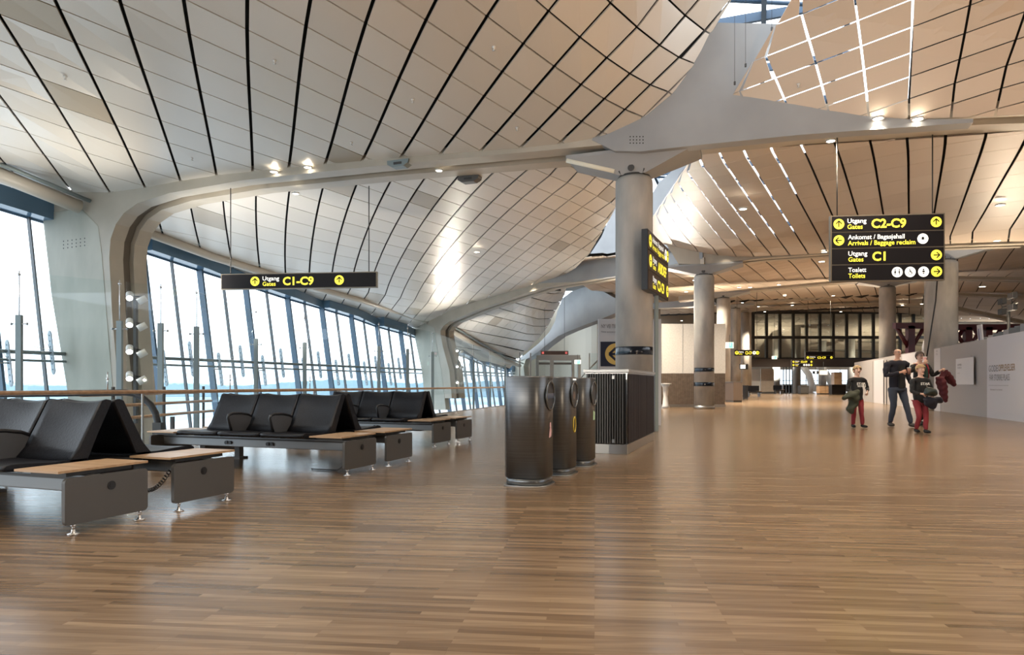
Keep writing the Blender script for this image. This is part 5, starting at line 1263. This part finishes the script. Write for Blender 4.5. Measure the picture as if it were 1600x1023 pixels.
# glazed cases at the far end
r_ = root('glass_display_case', W(1231, 600, 73).xy.to_3d()); x0, x1 = (1224-800)/1050*73, (1238-800)/1050*73
for k in range(4): x = x0+(x1-x0)*k/3; mb = MB(); mb.box((x, 73, 1.5), (.08, .08, 3.0)); out('frame_post', mb, 'bench_grey', r_, True)
mb = MB(); mb.box(((x0+x1)/2, 73.05, 1.5), (x1-x0, .02, 2.9)); out('glass', mb, 'glass', r_, True); tag(r_, 'tall glazed case with grey posts at the far end behind the purple-black counter', 'display case')
# curved white leg of the opposite facade seen through the opening
mb = MB(); mb.tube([W(1262, 616, 84), W(1268, 600, 84), W(1264, 585, 84), W(1252, 570, 84)], [.5, .45, .4, .35], 10); st(out('pier_opposite', mb, 'white'))
mb = MB(); mb.tube([W(1302, 616, 84), W(1300, 600, 84), W(1292, 585, 84), W(1278, 570, 84)], [.5, .45, .4, .35], 10); st(out('pier_opposite', mb, 'white'))
mb = MB(); 
for k in range(24): mb.box((30+k*1.9, 112, 3), (.10, .1, 6))
for z in (1.6, 3.6): mb.box((52, 112, z), (46, .1, .1))
st(out('window_50', mb, 'mull_thin'))

# glass doors under the shell, left of the column
Yd = 38.0; gx = lambda u: (u-800)/1050*Yd; r_ = root('glass_door_portal', (gx(872), Yd, 0)); zt = 1+(600-559)/1050*Yd
mb = MB(); mb.box(((gx(838)+gx(906))/2, Yd, zt), (gx(906)-gx(838), .5, .30)); out('lintel', mb, 'bench_light', r_, True)
for u in (839.5, 862, 895, 905): mb = MB(); mb.box((gx(u), Yd, zt/2), (.16 if u != 862 else .22, .3, zt)); out('post', mb, 'bench_light', r_, True)
mb = MB(); mb.box(((gx(840)+gx(895))/2, Yd, zt-.32), (gx(895)-gx(840), .15, .12)); out('door_head', mb, 'bench_grey', r_, True)
mb = MB(); mb.box(((gx(840)+gx(905))/2, Yd+.02, zt/2), (gx(905)-gx(840), .02, zt-.2)); out('door_glass', mb, 'glass', r_, True)
tag(r_, 'distant glass doors in a grey metal portal under the grey shell beam', 'doors')
mb = MB(); a, b_ = W(884, 600, 44), W(935, 548, 44); mb.prism([(a.x, .4), (b_.x+1.2, 3.8), (b_.x+1.2, 2.8), (a.x+.9, 0), (a.x, 0)], X_, UP, Y_*.03, (0, 44, 0)); r_ = out('stair_balustrade', mb, 'rail_glass')
tag(r_, 'sloping glass balustrade of a stair beside the distant glass doors', 'balustrade')
mb = MB(); mb.cyl((a.x, 44, .42), (b_.x+1.2, 44, 3.82), .04, 8); out('stair_rail', mb, 'steel', r_)
# glass screens around the door area
for k, u in enumerate((812, 829, 921)):
    Y = 34+k*.4; p = Vector(((u-800)/1050*Y, Y, 0)); r_ = root('glass_fin_post', p); mb = MB(); mb.box((0, 0, 1.3), (.06, .06, 2.6)); out('post', mb, 'bench_light', r_); mb = MB(); mb.box((.22, 0, 1.4), (.36, .012, 2.4)); out('glass_fin', mb, 'rail_glass', r_)
    tag(r_, ['thin post with a glass fin just above the nearest steel bin, the left one', 'thin post with a glass fin above the nearest steel bin, the right one', 'thin post with a glass fin between the glass doors and the grey totem'][k], 'post')
# ================================================================ PEOPLE
def skin_me(V, E, sub=2, root_i=0):
    """V [(pos, rx, ry)], E edges -> smooth mesh grown round the skeleton"""
    me = bpy.data.meshes.new('sk'); me.from_pydata([v[0] for v in V], E, []); o = bpy.data.objects.new('sk', me); C.objects.link(o)
    o.modifiers.new('s', 'SKIN'); sd = o.data.skin_vertices[0].data
    for k, v in enumerate(V): sd[k].radius = (v[1], v[2]); sd[k].use_root = (k == root_i)
    o.modifiers['s'].use_smooth_shade = True
    ss = o.modifiers.new('u', 'SUBSURF'); ss.levels = sub; ss.render_levels = sub
    bpy.context.view_layer.update(); dg = bpy.context.evaluated_depsgraph_get(); r = bpy.data.meshes.new_from_object(o.evaluated_get(dg))
    bpy.data.objects.remove(o); bpy.data.meshes.remove(me); return r
def add_me(mb, me, fold=0.0, fs=20, seed=0):
    b0 = len(mb.b.verts); mb.b.verts.ensure_lookup_table(); vs = []
    for v in me.vertices:
        c = v.co.copy()
        if fold:
            n = v.normal; c += n*fold*(math.sin(c.x*fs+c.z*fs*.6+seed)+.6*math.sin(c.z*fs*1.7-c.x*fs*.9+seed*2)+.4*math.sin(c.y*fs*2+c.z*fs*.5))
        vs.append(mb.b.verts.new(c))
    for p in me.polygons:
        try: f = mb.b.faces.new([vs[k] for k in p.vertices]); f.smooth = True; f.material_index = mb.mi
        except ValueError: pass
    bpy.data.meshes.remove(me)
def cloth(name, V, E, m, par, fold=.0, fs=22, sub=2, seed=0, root_i=0):
    mb = MB(); add_me(mb, skin_me(V, E, sub, root_i), fold, fs, seed); return out(name, mb, m, par, fixn=False)
def hand(mb, w, d, nrm, s, curl=.9, sc=1.0):
    """palm and five separate curled fingers; w wrist, d direction of the hand, nrm back-of-hand normal, s=+1/-1 thumb side"""
    w, d, nrm = Vector(w), Vector(d).normalized(), Vector(nrm).normalized(); sd = d.cross(nrm).normalized()*s; L = .085*sc
    mb.tube([w-d*.01, w+d*L*.35, w+d*L*.8, w+d*L], [.024*sc, .036*sc, .040*sc, .036*sc], 10, sy=.5, upv=nrm)
    for k, (off, ln) in enumerate(((-.030, .060), (-.010, .072), (.010, .078), (.030, .070))):
        p = w+d*L*.95+sd*off*sc; pts = [p]; a = 0
        for q in range(3):
            a += curl*.75; dd = d*math.cos(a)-nrm*math.sin(a); p = p+dd*ln*sc/3; pts.append(p)
        mb.tube(pts, [.0095*sc, .009*sc, .008*sc, .0065*sc], 7)
    p = w+d*L*.35+sd*.034*sc; t = (d*.6+sd*.7-nrm*.4).normalized(); mb.tube([p, p+t*.03*sc, p+(t+d*.5).normalized()*.058*sc], [.012*sc, .011*sc, .008*sc], 7)
SK = noisy(mat('skin', (.60, .36, .26), .5), 14, (.56, .32, .23), (.64, .40, .30), 3)
SKP = noisy(mat('skin_pale', (.68, .44, .34), .5), 14, (.64, .40, .30), (.72, .48, .38), 3)
CL = {k: mat('cloth_'+k, c, r_) for k, c, r_ in (('navy', (.012, .012, .022), .85), ('black', (.010, .010, .011), .8), ('jeans', (.035, .045, .07), .85), ('red', (.24, .025, .035), .8), ('maroon', (.085, .012, .018), .85), ('olive', (.030, .034, .018), .8), ('brownshoe', (.035, .028, .022), .6), ('green', (.03, .06, .045), .8), ('strap', (.35, .03, .05), .7))}
HAIR = {'blond': mat('hair_blond', (.40, .27, .13), .6), 'brown': mat('hair_brown', (.045, .025, .016), .6), 'grey': mat('hair_grey', (.12, .09, .07), .7)}
EYE = mat('eye_dark', (.02, .015, .012), .3); EYW = mat('eye_white', (.6, .58, .55), .4); LIP = mat('lip', (.42, .16, .13), .5)
def figure(label, loc, rz, H, P, head_s, skin_m, top_m, leg_m, shoe_m, hair, hair_kind, arms, legs, wid=1.0, glasses=False, hem=.50, turn=0.0, group=None, tilt=0.0):
    """P heights as fractions of H; arms {side: (elbow, wrist, hand_dir, back_normal, thumb, curl)} in metres; side -1 = picture left"""
    r_ = root('person', loc, rz); S_ = H/1.8
    zs, zp, zh = P['sh']*H, P['hip']*H, H-.115*head_s
    sw = .19*wid*S_; hw = .085*S_*wid
    V = [((0, 0, zp+.02), .12*S_*wid, .09*S_), ((0, 0, zp+.18*S_), .115*S_*wid, .085*S_), ((0, 0, zs-.12*S_), .13*S_*wid, .09*S_), ((0, .005, zs), .06*S_*wid, .06*S_), ((0, 0, zs+.06*S_), .048*S_, .05*S_)]
    E_ = [(0, 1), (1, 2), (2, 3), (3, 4)]
    hc = Vector((0, -.012, zh)); nk = Vector((0, -.005, zh-.085*head_s))
    V += [(tuple(nk), .052*head_s, .06*head_s), (tuple(hc+Vector((0, -.006, -.035*head_s))), .068*head_s, .080*head_s), (tuple(hc+Vector((0, .004, .025*head_s))), .080*head_s, .096*head_s), (tuple(hc+Vector((0, .012, .085*head_s))), .050*head_s, .062*head_s)]
    E_ += [(4, 5), (5, 6), (6, 7), (7, 8)]
    body = MB()
    for s in (-1, 1):
        el, wr = Vector(arms[s][0]), Vector(arms[s][1]); k = len(V)
        V += [((s*sw*.92, 0, zs-.03*S_), .045*S_, .045*S_), (tuple(el), .036*S_, .036*S_), (tuple(wr), .024*S_, .022*S_)]; E_ += [(3, k), (k, k+1), (k+1, k+2)]
        kn, an = Vector(legs[s][0]), Vector(legs[s][1]); k = len(V)
        V += [((s*hw, 0, zp-.04*S_), .075*S_, .075*S_), (tuple(kn), .05*S_, .05*S_), (tuple(an), .035*S_, .035*S_)]; E_ += [(0, k), (k, k+1), (k+1, k+2)]
    add_me(body, skin_me(V, E_, 2))
    for s in (-1, 1):
        a = arms[s]
        if len(a) > 2: hand(body, a[1], a[2], a[3], a[4], a[5], S_*1.02 if H > 1.6 else S_*1.05)
    # face
    def fp(x, y, z): return hc+Vector((x*head_s, y*head_s, z*head_s))
    body.tube([fp(0, -.088, .012), fp(0, -.108, -.022), fp(0, -.092, -.030)], [.008*head_s, .013*head_s, .010*head_s], 8)
    for s in (-1, 1):
        body.ball(fp(s*.079, .004, -.01), .022*head_s, 10, (.45, .8, 1.2)); body.ball(fp(s*.012, -.092, -.028), .009*head_s, 8)
    body.ball(fp(0, -.078, -.088), .026*head_s, 10, (1.1, .8, .7))
    b_ = out('body', body, [skin_m], r_, fixn=False)
    mb = MB()
    for s in (-1, 1): mb.ball(fp(s*.031, -.083, .012), .0125*head_s, 10, (1.1, .6, .7))
    ew = out('eyes', mb, EYW, b_); mb = MB()
    for s in (-1, 1): mb.ball(fp(s*.031, -.0905, .012), .0062*head_s, 8, (1, .5, 1))
    out('pupils', mb, EYE, ew); mb = MB()
    for s in (-1, 1): mb.tube([fp(s*.016, -.092, .030), fp(s*.032, -.092, .036), fp(s*.048, -.082, .031)], .0035*head_s, 6)
    out('eyebrows', mb, HAIR[hair], b_)
    mb = MB(); mb.tube([fp(-.024, -.086, -.056), fp(0, -.094, -.054), fp(.024, -.086, -.056)], [.003*head_s, .0065*head_s, .003*head_s], 8); out('mouth', mb, LIP, b_)
    # hair: shell over the skull, open at the face
    mb = MB(); c = hc+Vector((0, .008, .020*head_s)); mb.ball(c, .100*head_s, 40, (.98, 1.14, 1.0) if hair_kind == 'bald' else (.99, 1.13, 1.10))
    kill = []
    for v in mb.b.verts:
        q = (v.co-c)/head_s; v.co += (v.co-c).normalized()*head_s*.0028*(math.sin(q.x*95)+math.sin(q.y*80+q.x*40))
        line = {'short': .045, 'boy': .034, 'bald': .30, 'woman': .036}[hair_kind]
        if q.y < -.02 and q.z < line-(.02 if abs(q.x) > .06 else 0): kill.append(v)
        elif q.y < .03 and q.z < -.02: kill.append(v)
        elif q.z < (-.075 if hair_kind != 'woman' else -.10): kill.append(v)
        elif hair_kind == 'bald' and q.z > .030-(q.y<0)*.0 and q.y < .09: kill.append(v)
    bmesh.ops.delete(mb.b, geom=list(set(kill)), context='VERTS'); out('hair', mb, HAIR[hair], r_, fixn=False)
    if glasses:
        mb = MB()
        for s in (-1, 1): mb.tube([fp(s*.032+.024*math.cos(t), -.100+.006*abs(s), .010+.017*math.sin(t)) for t in [2*PI*q/16 for q in range(17)]], .0024*head_s, 6, cap=False); mb.tube([fp(s*.056, -.098, .014), fp(s*.080, -.02, .012)], .0024*head_s, 6)
        mb.tube([fp(-.008, -.101, .012), fp(.008, -.101, .012)], .0024*head_s, 6); out('glasses', mb, 'black', r_)
    # trousers, shoes
    V = [((0, 0, zp+.04*S_), .135*S_*wid, .105*S_)]; E_ = []
    for s in (-1, 1):
        kn, an = Vector(legs[s][0]), Vector(legs[s][1]); k = len(V); mid = kn.lerp(an, .5)
        V += [((s*hw*1.05, 0, zp-.06*S_), .100*S_*wid, .10*S_), (tuple(kn), .068*S_, .07*S_), (tuple(mid), .062*S_, .065*S_), (tuple(an+Vector((0, 0, .0))), .052*S_, .055*S_)]; E_ += [(0, k), (k, k+1), (k+1, k+2), (k+2, k+3)]
    cloth('trousers', V, E_, leg_m, r_, .0035*S_, 55, seed=1)
    for s in (-1, 1):
        an = Vector(legs[s][1]); f = Vector(legs[s][2]) if len(legs[s]) > 2 else Vector((s*.15, -1, 0)); f = f.normalized()
        g0 = an.z-.075*S_; V = [(tuple(an+Vector((0, 0, .03))), .058*S_, .056*S_), (tuple(an-f*.025*S_+UP*(-.025*S_)), .052*S_, .055*S_), (tuple(an+f*.085*S_+UP*(-.030*S_)), .056*S_, .045*S_), (tuple(an+f*.17*S_+UP*(-.042*S_)), .046*S_, .034*S_)]
        sh = cloth('shoe', V, [(0, 1), (1, 2), (2, 3)], shoe_m, r_, 0)
    # jacket or sweater
    V = [((0, 0, hem*H-.05*S_), .165*S_*wid, .125*S_), ((0, 0, hem*H+.03*S_), .160*S_*wid, .122*S_), ((0, 0, (hem*H+zs)/2-.03), .155*S_*wid, .115*S_), ((0, 0, zs-.13*S_), .160*S_*wid, .112*S_), ((0, .005, zs-.03*S_), .10*S_*wid, .085*S_), ((0, .002, zs+.022*S_), .062*S_, .062*S_)]
    E_ = [(0, 1), (1, 2), (2, 3), (3, 4), (4, 5)]
    for s in (-1, 1):
        el, wr = Vector(arms[s][0]), Vector(arms[s][1]); k = len(V); w2 = el.lerp(wr, .86)
        V += [((s*sw, 0, zs-.045*S_), .066*S_*wid, .068*S_), (tuple(Vector((s*sw, 0, zs-.05*S_)).lerp(el, .55)), .060*S_*wid, .06*S_), (tuple(el), .054*S_, .054*S_), (tuple(w2), .043*S_, .043*S_)]; E_ += [(4, k), (k, k+1), (k+1, k+2), (k+2, k+3)]
    cloth('jacket' if H > 1.6 else 'sweater', V, E_, top_m, r_, .005*S_, 40, seed=2, root_i=2)
    tag(r_, label, 'person', group); return r_, hc
fwd = Vector((0, -1, 0))
# the man
loc = Vector(((1402-800)/1050*15.75, 15.75, 0)); man, hc = figure('bald man with glasses in dark jacket and jeans holding a paper cup', loc, .10, 1.85,
    {'sh': .825, 'hip': .50}, 1.0, SK, CL['navy'], CL['jeans'], CL['brownshoe'], 'grey', 'bald',
    {-1: ((-.34, -.06, 1.19), (-.10, -.30, 1.28), (1, -.12, .18), (-.3, -1, .1), 1, .8), 1: ((.29, .03, 1.19), (.30, -.10, .93), (.05, -.1, -1), (1, 0, 0), -1, .5)},
    {-1: ((-.11, -.03, .51), (-.10, .12, .080), (-.15, -1, 0)), 1: ((.12, -.14, .52), (.20, -.20, .080), (.25, -1, .06))}, 1.30, True, .47)
mb = MB(); mb.prism([(-.075, .90), (.075, .90), (.085, 1.38), (.045, 1.46), (-.045, 1.46), (-.085, 1.38)], X_, UP, Vector((0, .05, 0)), (0, -.178, 0)); bmesh.ops.bevel(mb.b, geom=mb.b.edges[:], offset=.015, segments=2, affect='EDGES'); out('shirt', mb, CL['black'], man)
def cup(name, p, h, r, m, label, lid='white', straw=False, rz=0, tiltv=None):
    r_ = root(name, p); mb = MB(); mb.lathe([(r*.72, -h/2), (r, h/2)], (0, 0, 0), 18); out('paper_cup', mb, m, r_)
    mb = MB(); mb.lathe([(r*1.06, h/2-.004), (r*1.06, h/2+.008), (r*.85, h/2+.014), (0.001, h/2+.014)], (0, 0, 0), 18); out('lid', mb, lid, r_)
    if straw: mb = MB(); mb.tube([(0.01, 0, h/2), (.03, 0, h/2+.10)], .005, 6); out('straw', mb, 'white', r_)
    tag(r_, label, 'cup'); return r_
R10 = Matrix.Rotation(.10, 3, 'Z')
cup('drink_cup', loc+R10 @ Vector((.025, -.365, 1.30)), .14, .042, mat('cup_brown', (.28, .14, .10), .5), 'paper cup with white lid and straw in the hand of the bald man', straw=True)
# the woman
loc = Vector(((1437-800)/1050*16.4, 16.4, 0)); wom, hc = figure('woman with short brown hair and glasses drinking from a cup, red straps', loc, .05, 1.79,
    {'sh': .83, 'hip': .50}, 1.0, SKP, CL['black'], CL['black'], CL['black'], 'brown', 'woman',
    {-1: ((-.30, -.12, 1.30), (-.07, -.26, 1.50), (.55, -.1, .8), (-.2, -1, 0), 1, .8), 1: ((.30, -.06, 1.20), (.33, -.28, 1.33), (.3, -.8, .4), (0, -.3, 1), 1, .9)},
    {-1: ((-.10, -.10, .50), (-.10, -.12, -.0+.080)), 1: ((.12, -.02, .50), (.10, .16, -.0+.080))}, 1.05, True, .46)
for s in (-1, 1):
    mb = MB(); mb.tube([(s*.12, .05, 1.50), (s*.13, -.09, 1.46), (s*.13, -.135, 1.36), (s*.12, -.145, 1.15)], .026, 8, sy=.35, upv=X_); out('strap', mb, CL['strap'], wom)
mb = MB(); mb.tube([(.03, -.10, 1.46), (.04, -.15, 1.36), (.05, -.16, 1.20), (.04, -.15, 1.05)], [.05, .07, .075, .05], 10, sy=.4, upv=X_); out('scarf', mb, CL['green'], wom)
cup('drink_cup', loc+Vector((.0, -.215, 1.60)), .10, .038, mat('cup_pink', (.62, .30, .30), .5), 'pinkish paper cup held to the mouth of the woman with brown hair')
def drape(name, loc, rz, V, E, m, label, cat='coat', fold=.012, fs=26, seed=3):
    r_ = root(name, loc, rz); cloth('fabric', V, E, m, r_, fold, fs, 3, seed); tag(r_, label, cat); return r_
drape('draped_coat', loc+Vector((.05, -.06, 0)), 0, [((.28, -.22, 1.26), .11, .08), ((.44, -.20, 1.26), .13, .08), ((.56, -.18, 1.10), .13, .07), ((.66, -.18, .96), .06, .05), ((.30, -.22, 1.02), .17, .08), ((.34, -.22, .78), .15, .07), ((.42, -.22, .56), .07, .05)], [(0, 1), (1, 2), (2, 3), (0, 4), (4, 5), (5, 6)], CL['maroon'], 'dark red coat draped over the left forearm of the woman drinking')
# the boy in front
loc = Vector(((1438-800)/1050*13.75, 13.75, 0)); boy, hc = figure('blond boy in front holding a black bag against his belly, black sweater, red trousers', loc, .0, 1.40,
    {'sh': .795, 'hip': .47}, .93, SKP, CL['black'], CL['red'], CL['black'], 'blond', 'boy',
    {-1: ((-.20, -.05, .84), (-.10, -.24, .80), (.9, -.3, 0), (-.1, -1, 0), 1, .9), 1: ((.20, -.05, .84), (.12, -.24, .78), (-.9, -.3, 0), (.1, -1, 0), -1, .9)},
    {-1: ((-.06, -.07, .36), (-.05, .06, .064)), 1: ((.06, -.09, .36), (.035, -.12, .064))}, 1.12, False, .455)
drape('gym_bag', loc+Vector((0, 0, 0)), 0, [((-.12, -.30, .84), .09, .08), ((.0, -.33, .86), .125, .10), ((.14, -.31, .82), .10, .08)], [(0, 1), (1, 2)], mat('bag_green_black', (.012, .020, .016), .35), 'shiny black bag clutched by the blond boy in front', 'bag', .006, 30, 4)
drape('tied_jacket', loc+Vector((0, -.04, 0)), 0, [((-.10, -.22, .68), .12, .05), ((.06, -.23, .64), .16, .05), ((.20, -.20, .70), .11, .06), ((.28, -.14, .64), .08, .05), ((.06, -.22, .50), .08, .035)], [(0, 1), (1, 2), (2, 3), (1, 4)], CL['navy'], 'dark jacket hanging at the waist of the blond boy in front')
def logo(par, p, w, top, bot, m=None):
    mb = MB(); n = Vector((0, -1, 0))
    if top: text_mb(mb, top, p+Vector((-w/2, -.0, 0)), X_, UP, w*.36, 0, width=w, bold=.03, nrm=n)
    if bot: text_mb(mb, bot, p+Vector((-w/2+.01, 0, -w*.27)), X_, UP, w*.34, 0, width=w*.96, bold=.03, nrm=n)
    o = out('shirt_print', mb, m or K['white'], par, fixn=False)
    return o
logo(boy, Vector((0, -.165, .985)), .19, 'STAR', None)
# the boy on the left
loc = Vector(((1339-800)/1050*15.4, 15.4, 0)); boy2, hc = figure('blond boy on the left in a black printed sweater and red trousers, arm bent', loc, -.05, 1.42,
    {'sh': .80, 'hip': .47}, .95, SKP, CL['black'], CL['red'], CL['black'], 'blond', 'boy',
    {-1: ((-.22, -.03, .86), (-.20, -.24, .80), (-.1, -1, 0), (0, 0, 1), 1, .9), 1: ((.25, .03, .90), (.17, -.13, .83), (-.2, -.5, -.5), (.8, -.4, .2), -1, .9)},
    {-1: ((-.09, -.05, .37), (-.09, -.0, .064)), 1: ((.06, -.08, .37), (.10, -.06, .064), (.4, -1, 0))}, 1.12, False, .455)
logo(boy2, Vector((.02, -.168, .985)), .20, 'STAR', 'WARS')
drape('draped_coat', loc+Vector((-.03, -.04, 0)), 0, [((-.08, -.27, .86), .11, .08), ((-.22, -.28, .84), .15, .09), ((-.36, -.27, .74), .14, .08), ((-.44, -.26, .66), .06, .05), ((-.20, -.27, .64), .13, .07), ((-.26, -.26, .44), .11, .06), ((-.28, -.26, .34), .06, .05)], [(0, 1), (1, 2), (2, 3), (1, 4), (4, 5), (5, 6)], CL['olive'], 'olive green padded coat carried over the arm of the boy on the left')
# ---------------------------------------------------------------- pole spotlights and added fill lights without fittings
def area(loc, tgt, e, sx, sy, col):  # area light without a fitting, meant as added fill
    l = bpy.data.lights.new('fill_area', 'AREA'); l.energy = e; l.shape = 'RECTANGLE'; l.size = sx; l.size_y = sy; l.color = col
    o = bpy.data.objects.new('fill_area', l); C.objects.link(o); o.location = loc; o.rotation_euler = (Vector(tgt)-Vector(loc)).to_track_quat('-Z', 'Y').to_euler(); return o
WARM = (1, .80, .58); NEUT = (1, .92, .80)
# spotlights on the poles wash the ceiling above the legs
spot((-9.0, 16.6, 2.9), (-6.2, 21.5, 6.4), 900, NEUT, 95, .05, .9)
spot((-9.0, 16.6, 2.9), (-11.5, 14.0, 6.4), 600, NEUT, 110, .05, .9)
spot((-3.1, 38.3, 2.4), (-3.9, 32.5, 5.6), 620, NEUT, 75, .06, .9)
spot((-3.0, 38.6, 2.4), (1.0, 46.5, 5.0), 800, NEUT, 95, .05, .9)
# added upward ceiling fill above the kiosk, behind the hoarding and around the viewpoint
for p, t, e, c in (((6.5, 31, 3.8), (5, 26, 8), 900, NEUT), ((12.5, 46, 4), (13, 45, 8), 1500, WARM), ((17.5, 24, 2.6), (15, 20, 8), 800, WARM), ((22, 42, 2.6), (21, 42, 8), 1800, WARM),
                   ((13.9, 14, 2.5), (11, 12, 8), 320, WARM), ((-7, -3, 1.2), (-6, 3, 7), 950, NEUT), ((5, -3, 1.2), (5, 4, 7), 750, WARM), ((10, 3, 1.2), (9, 8, 7), 320, WARM)):
    spot(p, t, e, c, 150, .06, 1.0)
# added fill spots over the near hall, in place of downlights outside the frame
for x in (-6, -1, 4, 9, 14):
    for y in (-2, 3.5): spot((x, y, 7.4), (x, y, 0), 400, WARM, 120, .12, .8)
for x, y in ((6, 20), (10, 18), (4, 27), (8, 34), (14, 32), (11, 39), (17, 38), (12, 26), (18, 47), (25, 52), (22, 60), (28, 64)): spot((x, y, 6.6), (x, y, 0), 3000, (1, .84, .64), 130, .12, .8)  # added downward fill for the middle and far hall, no fittings modelled

TAN = (1, .66, .40)
for p, t, e in (((4.4, 17.5, 1.4), (1.2, 20, 6), 380), ((3.4, 7.0, .5), (2.2, 10.5, 7.5), 400), ((9.0, 8.0, .5), (8.0, 10.5, 7), 250)): spot(p, t, e, TAN, 115, .05, 1.0)  # added warm upward fill in place of light bounced off the floor

for x, y in ((6, 12.5), (11.5, 12), (9.5, 16), (5, 8.5), (10, 7.5)): spot((x, y, 5.6), (x, y, 0), 520, WARM, 120, .12, .8)  # added downward fill to lighten the floor, without fittings
for x in (30, 42, 54): spot((x, 76, 1.6), (x, 80, 8), 3500, NEUT, 140, .1, 1.0)  # added upward fill for the ceiling behind the end glass
